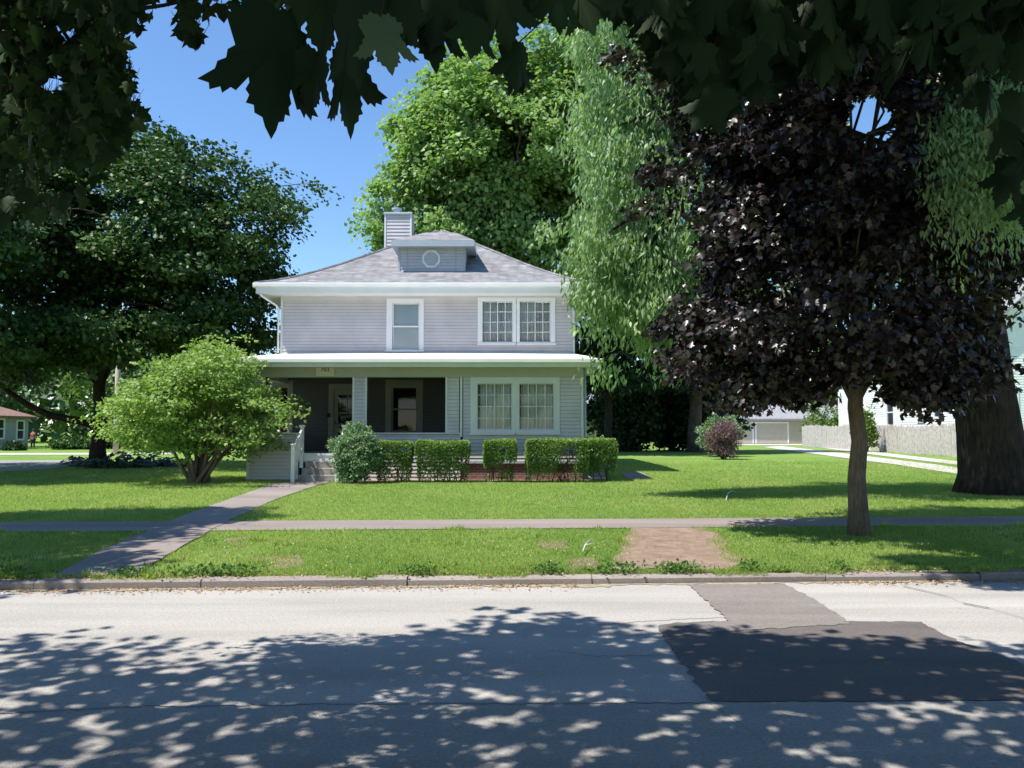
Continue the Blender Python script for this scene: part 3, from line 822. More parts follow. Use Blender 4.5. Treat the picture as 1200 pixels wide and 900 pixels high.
def window(hole, y, cas, head, sill, frame_m, style, curtain, parent=house, label=None):
    """cas = casing width; style: 'double' sashes or 'grid' slider"""
    x0, x1, z0, z1 = hole
    w_ = MB()                                                # casing
    w_.box(x0 - cas[0], x0, y - .045, y + .05, z0 - sill, z1 + head)
    w_.box(x1, x1 + cas[1], y - .045, y + .05, z0 - sill, z1 + head)
    w_.box(x0, x1, y - .045, y + .05, z1, z1 + head)
    w_.box(x0, x1, y - .05, y + .05, z0 - sill, z0)
    win = w_.build('window', frame_m, parent, label=label)
    sl_ = MB(); sl_.box(x0 - cas[0] - .02, x1 + cas[1] + .02, y - .085, y - .052, z0 - sill - .005, z0 - sill + .045); sl_.build('sill', frame_m, win)
    fr = MB(); f = .03 if style == 'grid' else .045
    def rect(a, b, c, d, yy, f):
        fr.box(a, b, yy, yy + .035, c, c + f); fr.box(a, b, yy, yy + .035, d - f, d)
        fr.box(a, a + f, yy, yy + .035, c + f, d - f); fr.box(b - f, b, yy, yy + .035, c + f, d - f)
    mt = MB()
    if style == 'double':
        zm = (z0 + z1) / 2
        rect(x0, x1, zm - .02, z1, y + .01, f); rect(x0, x1, z0, zm + .02, y + .05, f)
    else:
        xm = (x0 + x1) / 2
        rect(x0, xm + .01, z0, z1, y + .05, f * .6); rect(xm - .015, x1, z0, z1, y + .012, f)
        for a, b, yy in ((x0 + f*.6, xm, y + .062), (xm + f, x1 - f, y + .024)):
            c_ = (a + b) / 2; mt.box(c_ - .012, c_ + .012, yy, yy + .012, z0 + f, z1 - f)
            for k in (1, 2, 3):
                zz = z0 + (z1 - z0) * k / 4; mt.box(a, c_ - .0125, yy, yy + .012, zz - .012, zz + .012); mt.box(c_ + .0125, b, yy, yy + .012, zz - .012, zz + .012)
    fr.build('frame', frame_m, win)
    if mt.v: mt.build('muntin', M['white'], win)
    gl = MB(); gl.poly([(x0, y + .08, z0), (x1, y + .08, z0), (x1, y + .08, z1), (x0, y + .08, z1)]); gl.build('pane', M['glass'], win)
    if curtain == 'shade':
        c_ = MB(); c_.box(x0 + .02, x1 - .02, y + .095, y + .1, z0, z1); c_.build('roller_shade', M['shade'], win)
    elif curtain:
        gg = np.random.default_rng(int(abs(x0 * 100)))
        vs, fs = [], []
        for a, b in curtain:
            xa, xb = x0 + (x1 - x0) * a, x0 + (x1 - x0) * b; k = int((xb - xa) / .012)
            bi = len(vs); ph = 0
            for i in range(k + 1):
                ph += gg.uniform(.5, 1.1); xx = xa + (xb - xa) * i / k; yy = y + .135 + .02 * math.sin(ph)
                vs += [(xx, yy, z0 - .05), (xx, yy, z1 + .02)]
            for i in range(k): fs.append((bi+2*i, bi+2*i+2, bi+2*i+3, bi+2*i+1))
        c_ = MB(); c_.v = vs; c_.f = fs; c_.build('curtain', M['curtain'], win)
    return win
cw = PX(608, YB) - PX(601, YB)
window(UW1, YB, (.19, .14), .14, .06, M['white'], 'double', 'shade', label='tall single upper window with drawn pale shade')
window(UWa, YB, (.15, cw/2 + .01), .13, .09, M['white'], 'grid', [(0, .3), (.3, .6), (.62, 1)], label='left half of the upper paired window')
window(UWb, YB, (cw/2 + .0, .15), .13, .09, M['white'], 'grid', [(0, .3), (.3, .64), (.65, 1)], label='right half of the upper paired window')
cw = LWb[0] - LWa[1]
window(LWa, YF, (.20, cw/2 - .001), .17, .13, M['offwhite'], 'grid', [(.06, .5), (.5, .97)], label='left half of the lower paired window')
window(LWb, YF, (cw/2 - .001, .17), .17, .13, M['offwhite'], 'grid', [(.05, .49), (.5, .96)], label='right half of the lower paired window')
window(PW, YB, (.2, .18), .22, .05, M['doorpaint'], 'double', None, label='dark window at the back of the porch')
window(PW2, YB, (.15, .15), .2, .05, M['doorpaint'], 'double', None, label='dim window behind the left porch wall')
# front door
dm = MB(); x0, x1, z0, z1 = DR
dm.box(x0 - .16, x0, YB - .045, YB + .04, z0, z1 + .17); dm.box(x1, x1 + .16, YB - .045, YB + .04, z0, z1 + .17); dm.box(x0, x1, YB - .045, YB + .04, z1, z1 + .17)
door = dm.build('door', M['doorpaint'], house, label='cream front door with tall glass light')
gx0, gx1, gz0, gz1 = PX(396, YB), PX(417, YB), PZ(522, YB), PZ(463, YB)
lf = MB(); lf.box(x0, gx0, YB, YB + .04, z0, z1); lf.box(gx1, x1, YB, YB + .04, z0, z1); lf.box(gx0, gx1, YB, YB + .04, z0, gz0); lf.box(gx0, gx1, YB, YB + .04, gz1, z1)
zm = PZ(484, YB); lf.box(gx0, gx1, YB + .005, YB + .035, zm - .02, zm + .02); gm = (gx0 + gx1) / 2; lf.box(gm - .015, gm + .015, YB + .006, YB + .034, zm + .02, gz1)
lf.build('door_leaf', M['doorpaint'], door)
lg = MB(); lg.poly([(gx0, YB + .02, gz0), (gx1, YB + .02, gz0), (gx1, YB + .02, gz1), (gx0, YB + .02, gz1)]); lg.build('pane', M['glass'], door)
hd = MB(); hd.tube([(x0 + .07, YB - .01, PZ(496, YB)), (x0 + .07, YB - .07, PZ(496, YB))], .025, 10); hd.tube([(x0 + .07, YB - .05, PZ(498, YB)), (x0 + .07, YB - .05, PZ(492, YB))], .012, 8)
hd.build('handle', M['iron'], door)
mbx = MB(); mbx.box(PX(384, YB), PX(387.5, YB), YB - .12, YB - .03, PZ(489, YB), PZ(484, YB)); mbx.build('doorbell_box', M['iron'], house, bevel=.01)

# house number plaque on the beam
x0, x1, z0, z1 = PX(370.5, YF), PX(391.8, YF), PZ(441, YF), PZ(429.5, YF)
pl = MB(); pl.box(x0, x1, YF - .09, YF - .055, z0, z1); plq = pl.build('number_plaque', M['plaque'], house, bevel=.006, label='cream number board under the porch eave')
fc = bpy.data.curves.new('digits', 'FONT'); fc.body = '703'; fc.size = .17; fc.align_x = 'CENTER'; fc.extrude = .004
fo = bpy.data.objects.new('tmp', fc); COL.objects.link(fo)
bpy.context.view_layer.update()
dme = bpy.data.meshes.new_from_object(fo.evaluated_get(bpy.context.evaluated_depsgraph_get())); bpy.data.objects.remove(fo)
rot = Matrix.Translation(((x0 + x1) / 2, YF - .096, z1 - .15)) @ Matrix.Rotation(R(90), 4, 'X'); dme.transform(rot); dme.name = 'digits'
link('digits', dme, M['digit'], plq)

# porch roof: low hip, white, with fascia and gutter
ez0, ez1 = PZ(430, YF - .5), PZ(421, YF - .5)
pe = (XL - .52, XR + .48, YF - .5)
top = 4.17
zw = ez1
pr = MB()
nseg = 24; sag = lambda t: .05 * math.sin(math.pi * t)
vs = []
for i in range(nseg + 1):
    t = i / nseg; xa = pe[0] + (pe[1] - pe[0]) * t; xb = (XL + .02) + (XR - XL - .04) * t
    vs.append((xa, pe[2] - .03, zw + .0)); vs.append(((xa + xb) / 2, (pe[2] + YB) / 2, (zw + top) / 2 + .02 + sag(t))); vs.append((xb, YB - .025, top + .5 * sag(t)))
pr.v = vs
for i in range(nseg):
    for k in (0, 1): pr.f.append((3*i+k, 3*i+3+k, 3*i+4+k, 3*i+1+k))
pr.poly([(pe[0], pe[2] - .03, zw), (XL + .02, YB - .025, top), (pe[0], YB - .02, zw)])
pr.poly([(pe[1], pe[2] - .03, zw), (pe[1], YB - .02, zw), (XR - .02, YB - .025, top)])
proof = pr.build('porch_roof', M['metalroof'], house)
fm = MB()
fm.box(pe[0], pe[1], pe[2], pe[2] + .03, ez0, zw - .06); fm.box(pe[0], pe[0] + .03, pe[2] + .031, YB, ez0, zw - .01); fm.box(pe[1] - .03, pe[1], pe[2] + .031, YB, ez0, zw - .01)
fm.build('fascia', M['offwhite'], proof)
gt = MB(); gt.box(pe[0] - .06, pe[1] + .06, pe[2] - .1, pe[2] - .002, zw - .10, zw + .012); gt.build('gutter', M['gutter'], proof, bevel=.015)
sf = MB(); sf.box(pe[0] + .031, pe[1] - .031, pe[2] + .031, YF - .05, ez0 + .01, ez0 + .03)
sf.box(pe[0] + .031, XL - .015, YF - .049, YB - .01, ez0 + .01, ez0 + .03); sf.box(XR + .015, pe[1] - .031, YF - .049, YB - .01, ez0 + .01, ez0 + .03)
sf.build('soffit', M['soffit'], proof)

# main roof
OV = .65
e = (XL - OV, XR + OV, YB - OV, 36.2 + OV); EZ0, EZ1 = PZ(343.5, YB - OV), PZ(332, YB - OV)
def ring(ins, z): return [(e[0]+ins, e[2]+ins, z), (e[1]-ins, e[2]+ins, z), (e[1]-ins, e[3]-ins, z), (e[0]+ins, e[3]-ins, z)]
rings = [ring(-.04, EZ1), ring(.45, EZ1 + .165), ring(.95, EZ1 + .38), ring(1.5, EZ1 + .66), ring(2.2, EZ1 + 1.06)]
apz = 9.42; cxr, cyr = (e[0] + e[1]) / 2, (e[2] + e[3]) / 2
rf = MB()
for r_ in rings: rf.v += r_
ia = len(rf.v); rf.v += [(cxr - .12, cyr, apz), (cxr + .12, cyr, apz)]
for k in range(len(rings)-1):
    for i in range(4):
        j = (i + 1) % 4; rf.f.append((4*k+i, 4*k+j, 4*k+4+j, 4*k+4+i))
b = 4 * (len(rings) - 1)
rf.f += [(b, b+1, ia+1, ia), (b+1, b+2, ia+1), (b+2, b+3, ia, ia+1), (b+3, b, ia)]
roof = rf.build('roof', M['shingle'], house)
hp = MB()                                                     # hip caps
for i in range(4):
    tip = rf.v[ia + (1 if i in (1, 2) else 0)]
    hp.tube([rf.v[4*k+i] for k in range(len(rings))] + [tip], .055, 6)
hp.build('hip_cap', M['shingle'], roof)
fm = MB(); t = .03
fm.box(e[0], e[1], e[2], e[2]+t, EZ0, EZ1 - .04); fm.box(e[0], e[1], e[3]-t, e[3], EZ0, EZ1 - .04)
fm.box(e[0], e[0]+t, e[2]+t+.001, e[3]-t-.001, EZ0, EZ1 - .04); fm.box(e[1]-t, e[1], e[2]+t+.001, e[3]-t-.001, EZ0, EZ1 - .04)
fm.build('fascia', M['white'], roof)
gt = MB(); gt.box(e[0]-.08, e[1]+.08, e[2]-.11, e[2]-.002, EZ1 - .13, EZ1 + .004); gt.box(e[0]-.11, e[0]-.002, e[2], e[3], EZ1 - .13, EZ1 + .004); gt.box(e[1]+.002, e[1]+.11, e[2], e[3], EZ1 - .13, EZ1 + .004)
gt.build('gutter', M['gutter'], roof, bevel=.02)
sf = MB()
sf.box(e[0]+t, e[1]-t, e[2]+t+.001, YB-.026, EZ0+.005, EZ0+.025); sf.box(e[0]+t+.001, XL-.026, YB-.02, 36.3, EZ0+.005, EZ0+.025); sf.box(XR+.026, e[1]-t-.001, YB-.02, 36.3, EZ0+.005, EZ0+.025)
sf.build('soffit', M['offwhite'], roof)
fz = MB(); fz.box(XL, XR, YB - .035, YB - .003, EZ0 - .12, EZ0 + .004); fz.build('frieze_board', M['lap'], house)
# downspout at the left corner
ds = MB(); ds.tube([(e[0] + .1, YB - .55, EZ0 + .05), (e[0] + .12, YB - .5, EZ0 - .05), (XL - .12, YB - .12, EZ0 - .33), (XL - .08, YB - .05, EZ0 - .42), (XL - .08, YB - .05, 4.2)], .035, 8)
ds.build('downspout', M['gutter'], house, smooth=True)
ds = MB(); ds.tube([(XR + .07, YF + .05, ez0), (XR + .07, YF + .05, .45), (XR + .2, YF + .05, .3), (XR + .75, YF, .27)], .035, 8)
ds.build('downspout', M['greytrim'], house, smooth=True)

# dormer
DY = 27.6
dx0, dx1 = PX(465.5, DY), PX(544.5, DY); dz0, dz1 = PZ(319, DY) - .02, PZ(288, DY)
dw = MB(); dw.box(dx0, dx1, DY, 30.4, dz0 + .1, dz1); dw.box(dx0, dx1, DY, DY + .4, dz0, dz0 + .1)
dorm = dw.build('dormer', M['lap'], house)
dl = MB(); siding(dl, 'x', DY, -1, dx0 + .06, dx1 - .06, dz0 + .03, dz1 - .005, [])
siding(dl, 'y', dx1, 1, DY, 30, dz0, dz1 - .005, []); siding(dl, 'y', dx0, -1, DY, 30, dz0, dz1 - .005, [])
dl.build('siding', M['lap'], dorm)
dt = MB()
for xx in (dx0 - .01, dx1 - .06, dx0 + .29, dx1 - .33): dt.box(xx, xx + (.07 if xx in (dx0 - .01, dx1 - .06) else .025), DY - .035, DY + .01, dz0, dz1 - .002)
dt.box(dx0 + .32, dx1 - .335, DY - .045, DY + .01, dz0 + .02, dz0 + .10)
dt.box(dx0 - .02, dx1 + .02, DY - .05, DY + .01, dz0 - .02, dz0 + .015)
dt.build('trim', M['greytrim'], dorm)
DE = (PX(457, DY - .33), PX(555.5, DY - .33), DY - .33); fz0, fz1 = PZ(288.5, DY - .33), PZ(281.5, DY - .33)
rz = PZ(272.5, 28.9); rx0, rx1 = PX(497.5, 28.9), PX(533, 28.9)
dr = MB(); zt = fz1
dr.poly([(DE[0], DE[2], zt), (DE[1], DE[2], zt), (rx1, 28.9, rz), (rx0, 28.9, rz)])
dr.poly([(DE[1], DE[2], zt), (DE[1], 30.2, zt), (rx1, 30.6, rz), (rx1, 28.9, rz)])
dr.poly([(DE[0], 30.2, zt), (DE[0], DE[2], zt), (rx0, 28.9, rz), (rx0, 30.6, rz)])
dr.poly([(rx0, 28.9, rz), (rx1, 28.9, rz), (rx1, 30.8, rz - .02), (rx0, 30.8, rz - .02)])
dro = dr.build('dormer_roof', M['shingle'], dorm)
df = MB(); df.box(DE[0], DE[1], DE[2], DE[2] + .1, fz0, zt - .003); df.box(DE[0], DE[0] + .1, DE[2] + .101, 30.2, fz0, zt - .003); df.box(DE[1] - .1, DE[1], DE[2] + .101, 30.2, fz0, zt - .003)
df.box(DE[0] + .1, DE[1] - .1, DE[2] + .1, 29.5, fz0 + .001, fz0 + .02)
df.build('dormer_fascia', M['greytrim'], dorm)
# octagonal louvred vent
vc = ((PX(504.5, DY)), DY - .03, PZ(303.7, DY)); vr = .33
ov = MB()
def octo(r, y): return [(vc[0] + r * math.cos(R(22.5 + 45*i)), y, vc[2] + r * math.sin(R(22.5 + 45*i))) for i in range(8)]
o1, o2 = octo(vr, DY - .055), octo(vr * .76, DY - .055)
for i in range(8):
    j = (i + 1) % 8; ov.prism([o1[i], o1[j], o2[j], o2[i]], (0, .05, 0))
vent = ov.build('louvre_vent', M['white'], dorm)
lv = MB()
for k in range(-3, 4):
    zc = vc[2] + k * .068; hw = min(vr * .72, vr * .98 - abs(k * .068) * .9)
    lv.prism([(vc[0]-hw, DY-.05, zc-.03), (vc[0]-hw, DY-.02, zc+.03), (vc[0]-hw, DY-.012, zc+.025), (vc[0]-hw, DY-.042, zc-.035)], (2*hw, 0, 0))
lv.build('slat', M['offwhite'], vent)
# chimney clad in siding
c0, c1, cyf = PX(449.5, 30), PX(480, 30), 30.0
ch = MB(); ch.box(c0, c1, cyf, cyf + .9, 7.4, PZ(252, 30)); chim = ch.build('chimney', M['lap'], house)
cl = MB(); siding(cl, 'x', cyf, -1, c0 + .04, c1 - .04, 7.6, PZ(252, 30), [], .13); siding(cl, 'y', c0, -1, cyf, cyf + .9, 7.6, PZ(252, 30), [], .13); siding(cl, 'y', c1, 1, cyf, cyf + .9, 7.6, PZ(252, 30), [], .13)
cl.build('siding', M['lap'], chim)
ct = MB(); ct.box(c0 - .03, c0 + .035, cyf - .035, cyf + .01, 7.6, PZ(252, 30)); ct.box(c1 - .035, c1 + .03, cyf - .035, cyf + .01, 7.6, PZ(252, 30)); ct.build('corner_trim', M['white'], chim)
cc = MB(); cc.box(c0 - .06, c1 + .06, cyf - .07, cyf + .97, PZ(252, 30), PZ(249, 30)); cc.build('cap', M['greytrim'], chim, bevel=.02)
cf = MB(); fx, fy, fz_ = PX(461, 30), cyf + .45, PZ(249, 30)
cf.tube([(fx, fy, fz_), (fx, fy, fz_ + .22), (fx, fy, fz_ + .221), (fx, fy, fz_ + .27), (fx, fy, fz_ + .3)], [.14, .13, .19, .19, .08], 14); cf.build('flue', M['greytrim'], chim, smooth=False)

# porch steps and balustrades
st_x0, st_x1 = PX(350, 22.6), PX(398, 22.6)
sp = MB()
tops = [.43, .61, .79]; ys = [22.62, 22.92, 23.22]
for i, (tz, y0) in enumerate(zip(tops, ys)):
    y1 = ys[i+1] if i < 2 else YF - .05
    sp.box(st_x0 + .02 * i, st_x1, y0, y1 - .002, .1, tz)
sp.build('porch_steps', M['steps'], house, bevel=.015)
for px, lab in ((-5.99, 'white balustrade on the left of the steps'), (-4.78, 'white balustrade on the right of the steps')):
    pm = MB(); yf, yr = 22.5, 23.42; zfb, zft = .2, 1.26; zrt = 1.76
    pm.box(px - .05, px + .05, yf - .05, yf + .05, zfb, zft); pm.box(px - .07, px + .07, yf - .07, yf + .07, zft, zft + .035)
    pq = MB(); pq.box(px - .05, px + .05, yr - .05, yr + .05, .6, zrt); pq.box(px - .075, px + .075, yr - .075, yr + .075, zrt, zrt + .06)
    ra = pm.build('balustrade', M['white'], house, bevel=.006, label=lab)
    pq.build('post', M['white'], ra, bevel=.006)
    rl = MB()
    for za, zb in ((zft - .12, zrt - .12), (zfb + .3, 1.1)):
        rl.prism([(px - .03, yf + .051, za), (px + .03, yf + .051, za), (px + .03, yf + .051, za + .06), (px - .03, yf + .051, za + .06)], (0, yr - yf - .102, zb - za))
    rl.build('rail', M['white'], ra)
    for k in range(8):
        t = (k + 1) / 9; yy = yf + .05 + (yr - yf - .1) * t
        bl = MB(); za = zfb + .36 + (1.1 - zfb - .3) * t; zb = zft - .12 + .5 * t
        bl.box(px - .017, px + .017, yy - .017, yy + .017, za, zb); bl.build('baluster', M['white'], ra)

# ================================================================ SHRUBS BY THE HOUSE
def hedge(px0, px1, pt, Y, depth, label, name="clipped_hedge", seed=1, dens=1.0, waist=.6, m='lf_hedge', grp='clipped hedges along the front of the house'):
    g = np.random.default_rng(seed)
    x0, x1 = PX(px0, Y), PX(px1, Y); zt = PZ(pt, Y); zb = gz((x0+x1)/2, Y)
    root = empty(name, ((x0+x1)/2, Y, zb), label=label, cat='hedge', group=grp)
    W, Dp, H = x1 - x0, depth, zt - zb
    n = int(dens * 13000 * (W + .4))
    u = g.uniform(-1, 1, n); v = g.uniform(-1, 1, n); h = g.random(n) ** .8
    # push to the shell
    f = g.integers(0, 6, n); u = np.where(f == 0, np.sign(u) * (1 - .12 * g.random(n)), u); v = np.where((f == 1) | (f == 2), -(1 - .2 * g.random(n)), v); h = np.where(f >= 4, 1 - .12 * g.random(n), h)
    taper = waist + (1 - waist) * np.clip(h * 1.7, 0, 1)
    rnd = 1 - .10 * (np.clip(h - .85, 0, 1) / .15) ** 2
    x = (x0+x1)/2 + u * W/2 * (1 - (1 - taper) * .35 * min(1, .8 / W)) * rnd; y = Y + v * Dp/2 * taper * rnd
    z = zb + .02 + H * h * (1 + .02 * noise3(np.stack([x, y, 0*x], 1), 5, seed))
    p = np.stack([x, y, z], 1)
    p += .045 * np.stack([noise3(p, 5, seed+k) for k in range(3)], 1)
    k = (g.random(n) < np.clip(.22 + (h - .12) * 1.35, 0.22, 1)) & ((noise3(p, 5.5, seed) > -.22) | (h > .86))
    p = p[k]; n = len(p)
    out = norm(p - np.array(((x0+x1)/2, Y, zb + H * .5)))
    Nn = norm(g.normal(size=(n, 3)) * .6 + out * .5 + (0, 0, .5)); A = g.normal(size=(n, 3)) + out * .5 + (0, 0, .4)
    # light on the hedge tops is put into a paler tint
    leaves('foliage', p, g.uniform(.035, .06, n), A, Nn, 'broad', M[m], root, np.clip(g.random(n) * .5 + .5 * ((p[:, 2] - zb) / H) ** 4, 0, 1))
    s_ = MB()
    for i in range(max(3, int(W / .16))):
        bx = x0 + W * (.12 + .76 * g.random()); by = Y + g.normal() * .08
        q = [(bx, by, zb - .05)]
        for t in (.25, .5, .8): q.append((bx + g.normal() * .07 * (1 + t), by + g.normal() * .08, zb + H * t))
        s_.tube(q, [.018, .014, .01, .005], 5)
        for b_ in range(3):
            t0 = q[1 + b_ % 2]; s_.tube([t0, (t0[0] + g.normal() * .15, t0[1] + g.normal() * .12, t0[2] + H * .3)], [.008, .004], 4)
    s_.build('stem', M['barkgrey'], root)
    return root
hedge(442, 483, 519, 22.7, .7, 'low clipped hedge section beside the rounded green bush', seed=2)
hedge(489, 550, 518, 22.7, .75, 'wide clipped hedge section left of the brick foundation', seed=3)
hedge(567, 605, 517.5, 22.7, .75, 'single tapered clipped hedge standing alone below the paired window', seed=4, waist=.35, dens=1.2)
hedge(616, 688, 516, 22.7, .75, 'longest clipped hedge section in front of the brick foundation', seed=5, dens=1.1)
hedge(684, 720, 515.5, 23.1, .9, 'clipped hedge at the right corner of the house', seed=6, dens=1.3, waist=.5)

def shrub(name, label, px0, px1, pt, Y, m, leaf='broad', size=.05, n=6000, seed=1, cat='shrub', bottom=-.75, depth=None, group=None, up=.6, stems=7, clump=.22, bark='barkgrey', zb=None, lift=0, flat=.5, rough=.3):
    g = np.random.default_rng(seed)
    x0, x1 = PX(px0, Y), PX(px1, Y); cx = (x0+x1)/2; zb = gz(cx, Y) if zb is None else zb
    zt = PZ(pt, Y); H = zt - zb
    root = empty(name, (cx, Y, zb), label=label, cat=cat, group=group)
    rx = (x1 - x0) / 2; rzz = H * (1 - lift) / 2; cz = zt - rzz; dp = depth or rx
    cp = blob_points((cx, Y, cz), (rx * .9, dp * .9, rzz * .92), max(30, n // 30), seed, .35, 2.5 / max(rx, .5), rough, bottom=None if lift else bottom)
    cp[:, 2] = np.maximum(cp[:, 2], zb + .05)
    pos, idx = clump_leaves(cp, clump, 30, flat, seed)
    pos[:, 2] = np.maximum(pos[:, 2], zb + .02)
    k = len(pos); ctr = np.array((cx, Y, cz)); out = norm(pos - ctr)
    Nn = norm(g.normal(size=(k, 3)) * .6 + (0, 0, up) + out * .3); A = g.normal(size=(k, 3)) + out * .5
    tint = np.clip(g.random(len(cp))[idx] * .4 + g.random(k) * .6, 0, 1)
    leaves('foliage', pos, size * g.uniform(.6, 1.2, k), A, Nn, leaf, M[m], root, tint)
    s_ = MB()
    for i in range(stems):
        c_ = cp[g.integers(len(cp))]; b0 = np.array((cx + g.normal() * .05 * rx, Y + g.normal() * .05 * rx, zb - .05))
        q = curve_pts(b0, c_, .12 * H, 6, .1, g); s_.tube(q, list(np.linspace(.012 + .012 * H, .006, 6)), 6)
        for _ in range(2):
            c2 = cp[np.argsort(np.linalg.norm(cp - c_, axis=1))[g.integers(1, 6)]]; s_.tube(curve_pts(q[3], c2, .05, 4, .1, g), [.008 + .004*H, .006, .005, .003], 4)
    s_.build('stem', M[bark], root, smooth=True)
    return root
shrub('flowering_shrub', 'rounded blue green bush beside the right of the porch steps', 384, 451, 496, 22.2, 'lf_mock', size=.06, n=16000, seed=12, depth=.65, clump=.16, bottom=-1)

# ================================================================ TREES
# lime green multi stem tree in front of the porch's left end
by = 22.2
root = shrub('spreading_small_tree', 'lime green spreading multi stemmed small tree left of the porch', 126, 338, 397, by, 'lf_lime', leaf='three', size=.085, n=25000, seed=21, cat='tree', depth=2.2, up=1.2, stems=16, clump=.46, bark='barkbrown', lift=.13, flat=.2, rough=.55)

# purple maple in the verge
b = G(1007, 627); 
hole = lambda p: (((p[:, 0] / p[:, 1] * F + 600 - 1031) / 27) ** 2 + ((507 - (p[:, 2] - CAMZ) / p[:, 1] * F - 134) / 36) ** 2) < 1 + .45 * noise3(p, 5, 3)
tree('purple_maple', 'dark purple leaved maple with slim straight trunk near the kerb', 'tree', b, (b.x + .05, b.y, 3.4), .135,
     [((4.7, b.y, 5.2), (2.3, 2.3, 2.5), 420), ((3.6, b.y - .3, 5.0), (1.3, 1.2, 1.5), 110), ((3.75, b.y, 2.95), (1.5, 1.4, .55), 75), ((5.9, b.y - .2, 2.85), (1.2, .9, .6), 60), ((3.55, b.y, 2.4), (.75, .8, .42), 34), ((4.35, b.y + .1, 2.5), (.6, .7, .4), 18), ((6.1, b.y, 2.35), (.8, .8, .42), 34), ((2.9, b.y, 3.2), (.8, .8, .5), 24), ((4.6, b.y, 8.6), (2.6, 2.0, 2.0), 300),
      ((2.9, b.y - .2, 7.6), (1.2, .9, 1.5), 80), ((4.4, 8.5, 8.0), (1.8, 1.1, 1.1), 130), ((2.9, 8.3, 7.6), (1.2, .9, .9), 60), ((2.3, 7.7, 7.4), (1.5, .7, .8), 70), ((3.9, 9.8, 6.2), (1.2, 1.2, 1.8), 130), ((7.1, b.y + .6, 5.4), (1.5, 1.5, 2.5), 230), ((7.3, b.y + .5, 8.5), (1.6, 1.5, 1.8), 150)],
     'maple', .10, M['lf_purple'], M['barkbrown'], clump=.40, nl=60, flat=.5, limbs=30, seed=31, shell=.1, freq=2.2, flare=1.35,
     gap=hole, cull=hole, rough=.5, thr=-.42)
# big old tree at the right: huge trunk and pale drooping leaves
b = G(1168, 578)
lp = [b + Vector((0, 0, -.2)), b + Vector((-.02, 0, .5)), b + Vector((-.12, 0, 1.4)), b + Vector((-.22, 0, 2.4)), b + Vector((-.3, 0, 3.6)), b + Vector((-.4, .1, 5)), b + Vector((-.5, .2, 7)), b + Vector((-.6, .3, 9))]
tree('large_old_tree', 'massive thick trunked tree at right with pale green drooping foliage', 'tree', b, (b.x - .5, b.y, 9), .76,
     [((3.3, 17.8, 8.8), (2.1, 1.3, 3.6), 340), ((2.5, 17.6, 5.4), (1.4, 1.0, 2.2), 170), ((4.0, 17.8, 4.2), (1.8, .9, 1.2), 110), ((4.0, 18.2, 12.0), (2.4, 1.6, 2.8), 230), ((2.2, 18, 8.2), (1.0, .8, 1.3), 40), ((1.95, 17.8, 10.6), (.7, .6, .9), 18),
      ((7.2, 18.0, 11.5), (3.2, 2.2, 3.6), 360), ((8.4, 16.2, 10.0), (2.4, 1.3, 3.0), 300), ((8.0, 16.8, 6.0), (2.4, 1.0, 2.0), 150), ((5.75, 9.7, 5.0), (.62, .5, 1.15), 110), ((6.3, 9.9, 6.0), (.8, .6, 1.0), 110), ((11.5, 15.5, 6.6), (1.6, 1.2, 2.4), 200), ((12, 18.0, 11), (3.5, 3, 4), 330), ((14.5, 17.5, 8), (2.6, 2.5, 3.5), 240)],
     'lance', .17, M['lf_pale'], M['barkshade'], clump=.5, nl=70, flat=1.0, kind_bias='droop', limbs=34, seed=41, shell=.15, freq=1.4, rough=.45, thr=-.45, cull=hole, gap=hole, flare=1.32, lean_pts=lp, limb_r=.3)

# left broadleaf tree
b = G(118, 545); b = Vector((PX(117, 30.5), 30.5, .38))
tree('broad_shade_tree', 'large dark green shade tree with a low limb at the left of the house', 'tree', b, (b.x, b.y, 5.5), .27,
     [((-13.2, 30, 9.3), (5.0, 4.6, 3.6), 620), ((-17.8, 29, 7.8), (3.6, 3.8, 3.4), 330), ((-10.6, 29.2, 7.2), (2.3, 2.8, 2.3), 170), ((-15, 28, 4.9), (5.0, 3.5, 1.0), 190), ((-16, 30, 12), (3, 3, 1.6), 110), ((-11.2, 30, 5.2), (2.6, 2.6, .9), 90), ((-20.5, 29, 4.3), (3.0, 3.0, 1.6), 130), ((-16.4, 22.6, 7.4), (3.0, 3.4, 2.8), 300), ((-17, 25, 4.4), (3, 3, 1.0), 110)],
     'broad', .19, M['lf_left'], M['barkdark'], clump=.8, nl=62, flat=.42, limbs=34, seed=51, shell=.3, freq=1.1, thr=-.32, rough=.35)
# low limb of that tree
t_ = [o for o in bpy.data.objects if o.name == 'broad_shade_tree'][0]
ll = MB(); ll.tube([P(112, 499, 30.4), P(88, 492, 30.2), P(60, 487, 30), P(35, 476, 29.8), P(10, 459, 29.6), P(-15, 440, 29.4)], [.15, .13, .12, .11, .09, .06], 8); ll.build('low_limb', M['barkdark'], t_, smooth=True)

